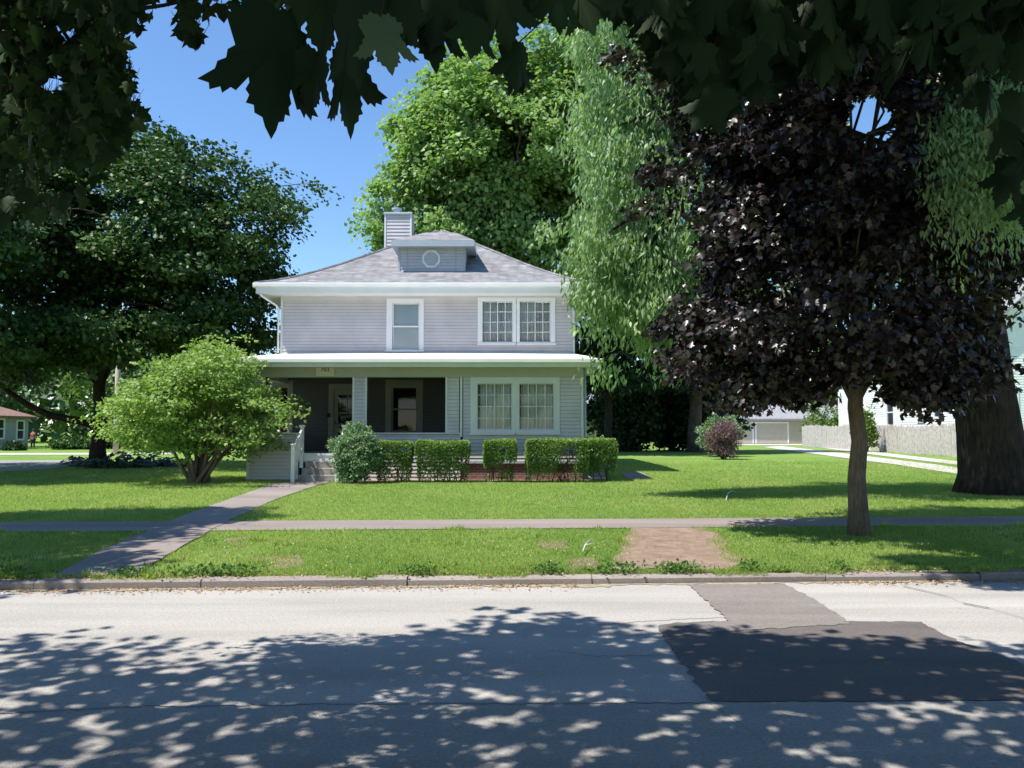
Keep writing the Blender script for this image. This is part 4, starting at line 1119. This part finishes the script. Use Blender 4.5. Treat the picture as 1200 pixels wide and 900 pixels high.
# sunny tree behind the house
b = Vector((1.2, 45, .42))
tree('tall_background_tree', 'tall bright green tree rising behind the house roof', 'tree', b, (0.8, 45, 9), .5,
     [((0.2, 45, 15.5), (6.3, 5.5, 8.0), 1000), ((-4.3, 44, 12.5), (3.2, 3.5, 4.2), 330), ((4.5, 44.5, 16), (3.4, 3.5, 5.5), 380), ((-1.0, 43, 18), (4.2, 3, 4.0), 260), ((-3.6, 44, 17.5), (2.8, 3, 3.4), 190), ((3.6, 44, 20), (3.6, 3.5, 4.0), 240), ((-5.2, 44, 11.5), (2.0, 2.5, 2.6), 110)],
     'broad', .29, M['lf_back'], M['barkgrey'], clump=1.0, nl=58, flat=.5, limbs=30, seed=61, shell=.3, freq=.8, rough=.35, thr=-.3)
b = Vector((5.6, 48, .42))
tree('dark_garden_tree', 'dark trunked garden tree right behind the house corner', 'tree', b, (5.7, 48, 6), .26,
     [((6.5, 48, 8), (3.5, 3, 4.0), 240), ((4.2, 47, 5.6), (1.3, 1.5, 1.7), 60)], 'broad', .26, M['lf_dark'], M['barkdark'], clump=.9, nl=50, limbs=10, seed=71, shell=.3)
b = Vector((11.2, 50, .42))
tree('dark_garden_tree', 'thicker grey trunked garden tree left of the plum shrub', 'tree', b, (11.2, 50, 7), .45,
     [((11, 50, 10.5), (5.5, 4, 5.0), 420), ((10.5, 49, 5.6), (4.2, 2.5, 1.6), 150)], 'broad', .28, M['lf_dark'], M['barkgrey'], clump=1.0, nl=55, limbs=12, seed=72, shell=.3)
# trees closing the view at the right
for i, (x, y, h, r_, m_) in enumerate([(36, 78, 11, 4.5, 'lf_farlight'), (31, 96, 12, 6, 'lf_left'), (38, 66, 14, 7, 'lf_left'), (22, 95, 13, 7, 'lf_farlight'), (35, 95, 14, 8, 'lf_back')]):
    lab = ['light green tree behind the white neighbour house', 'green tree behind the garages', 'tall green tree beyond the white neighbour house', 'hazy light tree far behind the tan garage', 'far sunlit tree at the right horizon'][i]
    tree('backyard_tree', lab, 'tree', (x, y, .45), (x, y, h * .4), .25, [((x, y, h * .6), (r_, r_, h * .42), 150)], 'broad', .42, M[m_], M['barkgrey'], clump=1.2, nl=34, limbs=8, seed=80 + i, group='trees beyond the back gardens')
# dark undergrowth between the trunks
for i, (px0, px1, pt, Y) in enumerate([(684, 775, 446, 52), (745, 832, 440, 54), (790, 868, 452, 52)]):
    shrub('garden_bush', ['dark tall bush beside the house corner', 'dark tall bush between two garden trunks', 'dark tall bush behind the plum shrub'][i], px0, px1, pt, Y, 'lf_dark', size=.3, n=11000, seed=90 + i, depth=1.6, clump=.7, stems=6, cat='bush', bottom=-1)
shrub('plum_shrub', 'plum coloured feathery shrub at the end of the lawn', 824, 868, 491, 37, 'lf_plum', leaf='lance', size=.13, n=5000, seed=95, clump=.3, bottom=-.9)
shrub('green_shrub', 'blue green shrub behind the plum shrub', 818, 866, 480, 41, 'lf_mock', size=.14, n=4000, seed=96, clump=.35)
shrub('fence_bush', 'bright green bush growing in the gap of the fence', 1000, 1028, 478, 50, 'lf_farlight', size=.16, n=3000, seed=97, clump=.35, cat='bush')
shrub('fence_bush', 'light green climbing bush over the far fence panel', 940, 1003, 452, 72, 'lf_farlight', size=.22, n=4000, seed=98, clump=.6, cat='bush')

# left off-frame street tree, its crown shades the verge
def in_view(p, x0=0, x1=1200, y0=0):
    d = np.maximum(p[:, 1], .01); px = p[:, 0] / d * F + 600; v = (p[:, 2] - CAMZ) / d
    py = 450 - F * np.tan(np.arctan(v) - PITCH)
    return (p[:, 1] > 0) & (px > x0) & (px < x1) & (py > y0)
tree('street_tree', 'leafy street tree just left of the front walk, mostly outside the picture', 'tree', (-12.2, 10.4, .12), (-12.1, 10.4, 3.6), .25,
     [((-12.9, 9.4, 7.6), (4.0, 3.4, 3.2), 700), ((-12.2, 9.0, 10.2), (2.7, 2.6, 1.6), 280), ((-11.6, 11.8, 10.8), (2.5, 1.4, 1.0), 200), ((-8.6, 7.6, 8.0), (1.0, .8, .8), 30)],
     'maple', .14, M['lf_street'], M['barkgrey'], clump=.6, nl=46, limbs=14, seed=101, shell=.2, freq=1.2, gap=lambda p: in_view(p, -40, 1240, -20))

# ---- the maple overhead
ov_root = empty('overhanging_maple', (-2.6, -4.6, .1), label='big maple overhead whose dark leaves hang along the top of the picture', cat='tree')
tb = MB(); tb.tube([(-2.6, -4.6, -.1), (-2.6, -4.6, .6), (-2.55, -4.5, 2), (-2.4, -4.3, 4), (-2.2, -3.9, 6), (-2, -3.4, 9)], [.5, .4, .36, .33, .28, .18], 14)
tb.build('trunk', M['barkdark'], ov_root, smooth=True)
g = np.random.default_rng(111)
n = 2700
c = np.stack([g.uniform(-13, 11, n), g.uniform(-8, 7.2, n), g.uniform(0, 1, n)], 1)
zlow = np.maximum(1.6 + .56 * np.maximum(c[:, 1], 0) + .9, 4.2)
c[:, 2] = zlow + c[:, 2] ** 1.3 * 3.6
# shadow target: the crown edge is ragged, so the road's far third stays in the sun
sh_y = c[:, 1] + .22 * c[:, 2]; sh_x = c[:, 0] + .47 * c[:, 2]
lim = np.interp(sh_x, [-12, -6, -4.2, -3.0, -1.5, -.3, 0.2, 1.5, 2.2, 4.0, 5, 6.2, 7.2, 12], [5.6, 5.9, 6.3, 6.5, 6.9, 7.4, 7.3, 6.6, 6.7, 6.5, 6.5, 6.5, 6.2, 6.0])
nz = noise3(np.stack([sh_x, sh_y, 0 * sh_x], 1), 1.7, 17)
keep = (sh_y < lim - .25 + .3 * nz) & ((nz > -.72) | (sh_y < 1.5))
keep &= ~((sh_x < -1.6) & (sh_y > 5.5) & (nz < .05))
c = c[keep]
pos, idx = clump_leaves(c, .62, 44, .4, 112)
kk = ~in_view(pos, -60, 1260, -25)
pos, idx = pos[kk], idx[kk]; n = len(pos)
Nn = norm(g.normal(size=(n, 3)) * .5 + (0, 0, .9)); A = np.cross(Nn, g.normal(size=(n, 3))) + (0, 0, -.3)
leaves('crown', pos, .16 * g.uniform(.6, 1.2, n), A, Nn, 'three', M['lf_street'], ov_root)
lb = MB()
for i in range(20):
    t = c[g.integers(len(c))]; k = g.uniform(2.5, 8); st = np.array((-2.4, -4.2, k)) 
    q = curve_pts(st, t, .5, 8, .1, g)
    if (~in_view(q, -30, 1230, -20)).all(): lb.tube(q, list(np.linspace(.1, .02, 8)), 7)
lb.build('limb', M['barkdark'], ov_root, smooth=True)

# hanging leaves close to the camera
def spray(name, items, kind, m, seed, label=None):
    """items: (px, py, Y, size, tiltdir(deg, 0 = straight down, + = tip to the right), face)"""
    g = np.random.default_rng(seed); p, s_, A_, N_ = [], [], [], []
    tw = MB()
    for px, py, Y, sz, td, yaw in items:
        q = P(px, py, Y); p.append(q); s_.append(sz)
        A_.append((math.sin(R(td)), g.normal() * .15, -math.cos(R(td))))
        N_.append((math.sin(R(yaw)), -math.cos(R(yaw)), .15))
        up = q + Vector((g.normal() * .02, .01 + .02 * g.random(), .05 + .05 * g.random()))
        tw.tube([q, (q + up) / 2 + Vector((.004, 0, .004)), up], [.0011 * Y**.5, .001, .001], 5)
    o = leaves(name, np.array(p), np.array(s_), np.array(A_), np.array(N_), kind, M[m], ov_root, tint=g.random(len(p)), label=label)
    if len(p) > 100: o['kind'] = 'stuff'
    tw.build('leaf_stalk', M['barkdark'], o, kind='stuff')
    return o
hero = [(326, 14, 1.15, .165, -3, 46), (402, 55, 1.15, .118, 4, -40), (372, 62, 1.2, .085, -6, 50), (412, -8, 1.05, .125, 6, -38),
        (502, -8, 1.12, .105, 6, 32), (522, -6, 1.1, .075, -14, 22), (557, 20, 1.1, .072, -4, 28), (585, -14, 1.15, .088, 8, -28), (608, 50, 1.2, .074, -3, 38),
        (597, 74, 1.25, .052, 22, -34), (655, -17, 1.2, .078, 0, 18), (674, -24, 1.25, .088, 18, -32), (704, -6, 1.35, .042, 10, 12), (722, -9, 1.35, .046, -14, 6),
        (755, -14, 1.5, .055, -12, 18), (380, -26, 1.2, .115, 0, 42), (442, -32, 1.15, .112, 14, 24), (474, -24, 1.15, .105, -10, -22), (542, -34, 1.2, .105, 0, 16), (482, 4, 1.05, .062, -25, 24),
        (352, -12, 1.3, .04, -10, 30), (366, 20, 1.3, .03, 20, 10), (298, -6, 1.4, .035, 12, 30)]
spray('sunlit_leaf', [(446, 20, 1.0, .074, 12, 24)], 'maple_fine', 'lf_lit', 9, 'single paler leaf among the dark hanging leaves')
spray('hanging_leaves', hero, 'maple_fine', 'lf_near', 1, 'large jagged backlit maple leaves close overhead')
g = np.random.default_rng(121)
small = []
for k in range(50): small.append((g.uniform(40, 300), g.normal() * 9 - 12, g.uniform(2.6, 3.6), g.uniform(.05, .09), g.normal() * 35, g.normal() * 50))
for cx, cy, sx, sy, k in ((228, 8, 14, 16, 16), (228, 32, 8, 12, 8), (150, 20, 12, 14, 14), (160, 12, 10, 20, 10), (298, -2, 20, 4, 8)):
    for _ in range(k): small.append((g.normal() * sx + cx, g.normal() * sy * .6 + cy, g.uniform(2.6, 3.4), g.uniform(.045, .075), g.normal() * 25, g.normal() * 45))
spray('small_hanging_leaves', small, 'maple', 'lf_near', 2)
# dense spray in the upper left corner
left = []
edge = lambda y: np.interp(y, [-20, 0, 40, 80, 130, 170, 210, 250, 270], [150, 150, 145, 158, 165, 150, 120, 90, 30])
while len(left) < 3000:
    y = g.uniform(-30, 262) if g.random() < .5 else abs(g.normal()) * 110 - 30; x = g.uniform(-60, 175)
    if y > 262: continue
    if x < edge(y) - abs(g.normal()) * 12 and (noise3(np.array([[x/30, y/30, 0]]), 1.2, 5)[0] > -.42 or y < 20):
        if y > 120 and g.random() < (y - 120) / 220: continue
        left.append((x, y, g.uniform(3.3, 5.6), g.uniform(.05, .085), g.normal() * 30, g.normal() * 50))
spray('left_corner_foliage', left, 'maple', 'lf_corner', 3, 'mass of shaded leaves in the upper left corner')
right = []
redge = lambda x: np.interp(x, [735, 760, 800, 850, 880, 920, 960, 1000, 1040, 1080, 1105, 1140, 1200, 1230], [10, 60, 125, 140, 120, 95, 75, 65, 75, 90, 92, 70, 80, 100])
while len(right) < 480:
    x = g.uniform(735, 1240); y = g.uniform(-60, 125)
    if y + 28 < redge(x): right.append((x, y, g.uniform(1.8, 3.0), g.uniform(.075, .125), g.normal() * 22, g.normal() * 35))
for q in ((1158, 100, 2.2, .10, -10, 20), (1172, 140, 2.0, .11, 12, -20), (1195, 110, 2.0, .13, -5, 15), (1190, 190, 2.1, .12, -22, 10), (1120, 78, 2.2, .085, 10, 20), (1205, 160, 2.0, .13, 3, 30), (1212, 230, 2.2, .11, -20, 0), (815, 95, 2.0, .10, 5, 10), (840, 100, 2.1, .1, -10, -15), (835, 70, 1.9, .12, 0, 0), (1145, 92, 2.4, .09, -30, 0)):
    right.append(q)
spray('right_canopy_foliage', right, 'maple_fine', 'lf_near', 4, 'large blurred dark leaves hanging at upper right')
tw = MB()
for a_, b_, c_, Y_ in (((250, -40), (330, -8), (470, -22), 1.25), ((470, -22), (560, -6), (640, -30), 1.2), ((640, -30), (700, -18), (790, -20), 1.4), ((760, -30), (900, 20), (1010, 40), 2.3), ((900, 20), (1080, 30), (1210, 70), 2.3), ((-40, 20), (70, 30), (160, 10), 3.6), ((70, 30), (110, 90), (130, 170), 3.8), ((160, 10), (230, 5), (250, -20), 3.1)):
    p0, p1, p2 = P(*a_, Y_ + .1), P(*b_, Y_), P(*c_, Y_ + .05)
    q = [p0.lerp(p1, t).lerp(p1.lerp(p2, t), t) for t in np.linspace(0, 1, 9)]
    tw.tube(q, list(np.linspace(.0045, .0018, 9) * (.6 + .4 * Y_)), 6)
tw.build('twig', M['barkdark'], ov_root, smooth=True)
mid = [(g.uniform(330, 760), g.uniform(-50, -14), g.uniform(1.5, 2.6), g.uniform(.06, .10), g.normal() * 25, g.normal() * 35) for _ in range(60)]
spray('top_edge_foliage', mid, 'maple_fine', 'lf_near', 5)

# ================================================================ LEFT BACKGROUND
def simple_house(name, label, x0, x1, y0, y1, zw, zr, ridge, wall_m, roof_m, wins, z0=.3, lap=.2, doors=(), ov=.5, grp=None, cat='house', shades='glass'):
    root = empty(name, ((x0+x1)/2, y0, z0), label=label, cat=cat, group=grp)
    wl = MB(); wl.box(x0, x1, y0, y1, z0, zw)
    if ridge == 'x':
        ym = (y0+y1)/2; wl.prism([(x0, y0, zw), (x0, y1, zw), (x0, ym, zr)], (x1-x0, 0, 0))
    else:
        xm = (x0+x1)/2; wl.prism([(x0, y0, zw), (x1, y0, zw), (xm, y0, zr)], (0, y1-y0, 0))
    wobj = wl.build('wall', wall_m, root)
    sd = MB(); siding(sd, 'x', y0, -1, x0 + .12, x1 - .12, z0 + .3, zw, [(a, b, c, d) for f_, a, b, c, d in wins if f_ == 'f'], lap)
    siding(sd, 'y', x0, -1, y0 + .12, y1 - .12, z0 + .3, zw, [(a, b, c, d) for f_, a, b, c, d in wins if f_ == 'l'], lap)
    siding(sd, 'y', x1, 1, y0 + .12, y1 - .12, z0 + .3, zw, [(a, b, c, d) for f_, a, b, c, d in wins if f_ == 'r'], lap)
    sd.build('siding', wall_m, root)
    cbm = MB()
    for xx in (x0 - .03, x1 - .12): cbm = MB(); cbm.box(xx, xx + .15, y0 - .04, y0 + .12, z0 + .3, zw); cbm.build('corner_trim', M['white'], root)
    rf = MB(); s = ov
    if ridge == 'x':
        k = (zr - zw) / ((y1-y0)/2)
        for sg in (-1, 1):
            ye = ym + sg * ((y1-y0)/2 + s)
            rf.prism([(x0-s, ye, zw - k*s), (x0-s, ym, zr), (x0-s, ym, zr + .18), (x0-s, ye, zw - k*s + .18)], (x1-x0+2*s, 0, 0))
    else:
        k = (zr - zw) / ((x1-x0)/2)
        for sg in (-1, 1):
            xe = xm + sg * ((x1-x0)/2 + s)
            rf.prism([(xe, y0-s, zw - k*s), (xm, y0-s, zr), (xm, y0-s, zr + .18), (xe, y0-s, zw - k*s + .18)], (0, y1-y0+2*s, 0))
    rf.build('roof', roof_m, root)
    for f_, a, b, c, d in wins:
        fr, gl = MB(), MB(); t = .12; zm = (c + d) / 2
        def bx(mb, u0, u1, w0, w1, p, q):
            if f_ == 'f': mb.box(u0, u1, y0 - q, y0 - p, w0, w1)
            elif f_ == 'r': mb.box(x1 + p, x1 + q, u0, u1, w0, w1)
            else: mb.box(x0 - q, x0 - p, u0, u1, w0, w1)
        bx(fr, a, a+t, c, d, -.02, .07); bx(fr, b-t, b, c, d, -.02, .07); bx(fr, a+t, b-t, c, c+t, -.02, .07); bx(fr, a+t, b-t, d-t, d, -.02, .07); bx(fr, a+t, b-t, zm-.04, zm+.04, -.02, .05)
        w_ = fr.build('window', M['white'], root)
        bx(gl, a+t, b-t, c+t, d-t, .003, .012); gl.build('pane', M['glassdark'], w_)
    for f_, a, b, c, d in doors:
        dd = MB(); dd.box(a, b, y0 - .05, y0 - .003, c, d); 
        for kz in range(1, 4): dd.box(a, b, y0 - .06, y0 - .052, c + (d-c)*kz/4 - .02, c + (d-c)*kz/4)
        dd.build('garage_door', M['garagedoor'], root)
        dt = MB(); dt.box(a - .15, a - .001, y0 - .07, y0 - .002, c, d + .15); dt.box(b + .001, b + .15, y0 - .07, y0 - .002, c, d + .15); dt.box(a - .001, b + .001, y0 - .07, y0 - .002, d + .001, d + .15); dt.build('door_trim', M['white'], root)
    return root
m_, n_, b_ = mat('dark_window_glass'); b_.inputs['Base Color'].default_value = (.03, .04, .06, 1); b_.inputs['Roughness'].default_value = .08; M['glassdark'] = m_
no_ = N(n_, 'ShaderNodeTexNoise', Scale=2.0); bp_ = N(n_, 'ShaderNodeBump', Strength=.05); n_.links.new(no_.outputs[0], bp_.inputs['Height']); n_.links.new(bp_.outputs[0], b_.inputs['Normal'])

Yl = 56.0
simple_house('neighbour_house', 'small blue grey house with brown roof far left across the side street', -48.5, -35.96, Yl, Yl + 5, PZ(489, 60), PZ(462, 60), 'y', M['bluehouse'], M['brownroof'],
             [('r', 59.45, 60.45, PZ(516, 60), PZ(492, 60)), ('r', 56.9, 58.1, PZ(515, 57.5), PZ(490, 57.5)), ('f', -40, -39, PZ(515, Yl), PZ(490, Yl))], ov=.4)
# person by the far house
def person(px, Y, h):
    x = PX(px, Y); z = gz(x, Y) + .02
    root = empty('person', (x, Y, z), label='distant person in a dusty red top and dark trousers by the far left house', cat='person')
    def skin_mesh(name, verts, edges, rad, m, sub=2):
        me = bpy.data.meshes.new(name); me.from_pydata([(x + a * h, Y + b * h, z + c * h) for a, b, c in verts], edges, []); me.update()
        o = link(name, me, m, root)
        md = o.modifiers.new('skin', 'SKIN'); md.use_smooth_shade = True
        for i, r_ in enumerate(rad): me.skin_vertices[0].data[i].radius = (r_ * h, r_ * h * .8)
        me.skin_vertices[0].data[0].use_root = True
        s = o.modifiers.new('sub', 'SUBSURF'); s.levels = 1; s.render_levels = 1
        return o
    body = [(0, 0, .52), (0, 0, .66), (0, 0, .79), (0, 0, .86), (0, 0, .93), (.09, 0, .78), (.13, .01, .63), (.13, -.03, .5), (-.09, 0, .78), (-.13, .01, .63), (-.12, -.04, .5), (.05, 0, .48), (.06, 0, .27), (.06, 0, .04), (.06, -.07, .02), (-.05, 0, .48), (-.06, -.02, .27), (-.07, .02, .04), (-.07, -.05, .02)]
    ed = [(0,1),(1,2),(2,3),(3,4),(2,5),(5,6),(6,7),(2,8),(8,9),(9,10),(0,11),(11,12),(12,13),(13,14),(0,15),(15,16),(16,17),(17,18)]
    rd = [.08,.075,.07,.03,.055,.035,.028,.02,.035,.028,.02,.06,.042,.028,.02,.06,.042,.028,.02]
    skin_mesh('body', body, ed, rd, M['skin'])
    skin_mesh('shirt', [(0,0,.54),(0,0,.66),(0,0,.79),(.1,0,.78),(.135,.01,.66),(-.1,0,.78),(-.135,.01,.66)], [(0,1),(1,2),(2,3),(3,4),(2,5),(5,6)], [.09,.087,.08,.045,.038,.045,.038], M['redcloth'])
    skin_mesh('trousers', [(0,0,.54),(.05,0,.48),(.06,0,.27),(.06,0,.06),(-.05,0,.48),(-.06,-.02,.27),(-.07,.02,.06)], [(0,1),(1,2),(2,3),(0,4),(4,5),(5,6)], [.088,.07,.05,.04,.07,.05,.04], M['darkcloth'])
    hr = MB(); 
    import bmesh
    bm = bmesh.new(); bmesh.ops.create_uvsphere(bm, u_segments=12, v_segments=8, radius=.062 * h); bmesh.ops.translate(bm, verts=bm.verts, vec=(x, Y + .015 * h, z + .95 * h))
    me = bpy.data.meshes.new('hair'); bm.to_mesh(me); bm.free(); link('hair', me, M['hair'], root)
person(40, 58, 1.42)
# utility pole
pb = Vector((PX(137, 44), 44, .4)); up_ = MB(); up_.tube([pb + Vector((0, 0, -.2)), pb + Vector((0, 0, 2)), pb + Vector((0, 0, 8.5))], [.15, .14, .11], 12)
pole = empty('utility_pole', tuple(pb), label='pale wooden utility pole beyond the large left tree', cat='pole')
up_.build('post', M['polewood'], pole, smooth=True); xa = MB(); xa.box(pb.x - 1.1, pb.x + 1.1, pb.y - .06, pb.y + .04, 7.8, 7.92); xa.build('crossarm', M['polewood'], pole)
# far trees and bushes along the left
fl_ = [(-44, 66, 12, 7, 'lf_left', 'leafy tree behind the far left house'), (-33, 70, 13, 6.5, 'lf_farlight', 'tall light tree right of the far left house'), (-27, 78, 12, 6, 'lf_left', 'dark far tree behind the utility pole'),
       (PX(187, 60), 60, 8.5, 4.3, 'lf_left', 'far tree with short trunk between the utility pole and the lime green tree'), (-19, 84, 13, 7, 'lf_farlight', 'light far tree beyond the lime green tree'), (-60, 70, 15, 9, 'lf_left', 'big far tree at the left edge'), (-13, 60, 8, 4, 'lf_dark', 'dark tree close behind the left side of the house')]
for i, (x, y, h, r_, m_, lab) in enumerate(fl_):
    tree('far_tree', lab, 'tree', (x, y, .42), (x, y, h * .33), .28, [((x, y, h * .62), (r_, r_ * .8, h * .42), 170)], 'broad', .36, M[m_], M['barkdark'], clump=1.1, nl=36, limbs=8, seed=130 + i, group='far trees at the left')
for i, (px0, px1, pt, Y, m_, lab) in enumerate([(144, 182, 494, 54, 'lf_farlight', 'airy light green bush right of the utility pole'), (190, 232, 498, 52, 'lf_farlight', 'light green bush seen between the tree stems'), (60, 118, 512, 58, 'lf_left', 'low dark bush beside the far left house'), (118, 146, 503, 60, 'lf_left', 'mid green bush behind the utility pole'), (228, 292, 490, 48, 'lf_left', 'green bush behind the left side of the porch'),
                                             (12, 24, 520, 54, 'lf_dark', 'small dark bush under the narrow far window')]):
    shrub('far_bush', lab, px0, px1, pt, Y, m_, size=.2, n=3500, seed=150 + i, clump=.4, cat='bush')
# hosta bed
hs = [(92, 30, .55), (106, 29.2, .5), (122, 28.6, .6), (138, 28.8, .75), (152, 29, .85), (166, 29.4, .8), (178, 29.8, .6), (198, 30, .5), (218, 29.6, .5)]
hl = ['leftmost small hosta beside the large left trunk', 'second hosta in front of the large left trunk', 'hosta just right of the large left trunk', 'fourth hosta of the dark row', 'tallest hosta in the middle of the row', 'sixth hosta right of the tallest one', 'seventh hosta of the dark row', 'hosta near the lime green tree stems', 'rightmost hosta behind the lime green tree stems']
for i, (px, Y, h) in enumerate(hs):
    g = np.random.default_rng(200 + i); x = PX(px, Y); z = gz(x, Y); n = 90
    root = empty('hosta', (x, Y, z), label=hl[i], cat='plant', group='row of hostas under the left tree')
    th = g.uniform(0, 6.28, n); el = g.uniform(.1, 1.3, n); rr = h * g.uniform(.3, 1, n)
    p = np.stack([x + np.cos(th) * np.cos(el) * rr, Y + np.sin(th) * np.cos(el) * rr, z + np.sin(el) * rr * .8], 1)
    o = np.stack([np.cos(th), np.sin(th), -.35 + 0 * th], 1)
    leaves('leaf_rosette', p, g.uniform(.16, .28, n), o, np.stack([np.cos(th) * .3, np.sin(th) * .3, 1 + 0 * th], 1), 'broad', M['lf_hosta'], root)
    s_ = MB()
    for j in range(8): s_.tube([(x, Y, z - .02), tuple(p[j])], [.01, .006], 5)
    s_.build('stalk', M['weed'], root)
# small white yard sign behind the stems
sg = empty('yard_sign', (PX(243, 25.5), 25.5, gz(-9, 25.5)), label='small white sign on thin legs behind the lime green tree stems', cat='sign')
x = PX(243, 25.5); z = gz(-9, 25.5)
s_ = MB(); s_.prism([(x - .09, 25.5, z + .55), (x + .03, 25.5, z + .42), (x + .1, 25.5, z + .62), (x + .07, 25.5, z + .95), (x - .03, 25.5, z + 1.12), (x - .08, 25.5, z + .95)], (0, .02, 0)); s_.build('board', M['white'], sg)
for dx in (-.06, .07):
    s_ = MB(); s_.tube([(x + dx, 25.53, z - .05), (x + dx, 25.53, z + .7)], .01, 6); s_.build('leg', M['offwhite'], sg)
# curved fallen stick on the lawn
q = [G(851, 588), G(853, 583), G(858, 581), G(863, 580.5)]
s_ = MB(); s_.tube([q[0] + Vector((0, 0, .03)), q[1] + Vector((0, 0, .09)), q[2] + Vector((0, 0, .11)), q[3] + Vector((0, 0, .06))], [.012, .014, .014, .01], 6)
s_.build('fallen_stick', M['picket'], label='pale curved stick lying on the sunlit lawn', cat='stick', smooth=True)
q = [G(683, 652), G(686, 646), G(692, 641)]
s_ = MB(); s_.tube([v + Vector((0, 0, .06 + .02 * i)) for i, v in enumerate(q)], [.008, .01, .006], 6); s_.tube([q[1] + Vector((0, 0, .08)), q[1] + Vector((.12, 0, .1))], [.007, .004], 5)
s_.build('fallen_stick', M['picket'], label='small forked stick on the verge left of the bare soil', cat='stick', smooth=True)

# ================================================================ RIGHT BACKGROUND
def fence(a, b, h, label, seed, grp='weathered picket fence runs on the right'):
    g = np.random.default_rng(seed); a = Vector(a); b = Vector(b); L = (b - a).length; d = (b - a) / L; nrm = Vector((-d.y, d.x, 0))
    if nrm.dot(a) > 0: nrm = -nrm
    root = empty('picket_fence', tuple(a), label=label, cat='fence', group=grp)
    pk = MB(); t = 0; wd = .115
    while t < L:
        p = a + d * t; hh = h + g.normal() * .03 + .05 * math.sin(t * .6); ww = wd * g.uniform(.8, 1.1); ln = g.normal() * .012
        o = nrm * g.uniform(.03, .045); tilt = d * (ln * hh)
        z0 = p.z + g.uniform(-.02, .04)
        base = Vector((p.x, p.y, z0))
        pts = [base + o, base + o + d * ww, base + o + d * ww + tilt + Vector((0, 0, hh - .06)), base + o + d * ww * .5 + tilt + Vector((0, 0, hh)), base + o + tilt + Vector((0, 0, hh - .06))]
        pk.prism(pts, nrm * .018)
        t += ww + g.uniform(.02, .045)
    pk.build('pickets', M['picket'], root)
    t = 0
    while t <= L:
        p = a + d * t; s_ = MB(); s_.tube([p - nrm * .05 + Vector((0, 0, -.1)), p - nrm * .05 + Vector((0, 0, h - .08))], .05, 8); s_.build('post', M['picket'], root); t += 2.4
    rl = MB()
    for zz in (.35, h - .35):
        e1 = a + Vector((0, 0, zz)); rl.prism([e1, e1 + Vector((0, 0, .08)), e1 + Vector((0, 0, .08)) + nrm * .028, e1 + nrm * .028], b - a)
    rl.build('rail', M['picket'], root)
def gp(px, Y): x = PX(px, Y); return Vector((x, Y, gz(x, Y)))
fence(gp(940, 69), gp(1000, 56), 1.72, 'far run of the weathered picket fence beside the garage', 1)
fence(gp(1019, 53), gp(1128, 39.5), 1.62, 'middle run of the weathered picket fence before the white house', 2)
fence(gp(1128, 39.3), gp(1300, 30), 1.62, 'nearest run of the weathered picket fence right of the huge trunk', 3)
Yg = 84
simple_house('garage', 'tan double garage at the end of the driveway', PX(848, Yg), PX(988, Yg), Yg, Yg + 8, PZ(490, Yg), PZ(468, Yg), 'x', M['garage'], M['greyroof'], [],
             doors=[('f', PX(857, Yg), PX(881, Yg), .5, PZ(496, Yg)), ('f', PX(886, Yg), PX(922, Yg), .5, PZ(496, Yg))], cat='garage', lap=.25)
Yg = 60
simple_house('garage', 'cream outbuilding with pale roof just right of the house corner', PX(640, Yg), PX(699, Yg), Yg, Yg + 7, PZ(487, Yg), PZ(462, Yg), 'x', M['garage'], M['greyroof'], [], cat='outbuilding', lap=.25)
# white neighbour house behind the fence
wy = 44
simple_house('neighbour_house', 'white clapboard house behind the picket fence at right', 24.3, 34, wy, wy + 17, 6.2, 10.2, 'y', M['whitehouse'], M['greyroof'],
             [('l', 46.2, 47.2, 2.4, 4.3), ('l', 48.3, 49.1, 2.2, 4.0), ('l', 52, 53.1, 1.6, 4.2), ('l', 56.5, 57.5, 2.2, 4.2), ('l', 46.3, 47.3, 5.0, 5.9), ('l', 52, 53, 4.9, 5.9), ('f', 26, 27.2, 2.1, 4.1), ('f', 30, 31.2, 2.1, 4.1)], z0=.4, lap=.14)
# distant wood closing the horizon
g = np.random.default_rng(301)
n = 26000
th = g.uniform(-1.15, 1.15, n); rr = g.uniform(105, 135, n)
x = np.sin(th) * rr; y = np.cos(th) * rr
top_ = 8 + 3.5 * noise3(np.stack([th * 14, 0*th, 0*th], 1), 1.0, 7)
z = .4 + g.random(n) ** .8 * top_
leaves('distant_wood', np.stack([x, y, z], 1), g.uniform(.9, 1.7, n), g.normal(size=(n, 3)), g.normal(size=(n, 3)) * .6 + (0, -.5, .7), 'broad', M['lf_left'], None, kind='stuff')
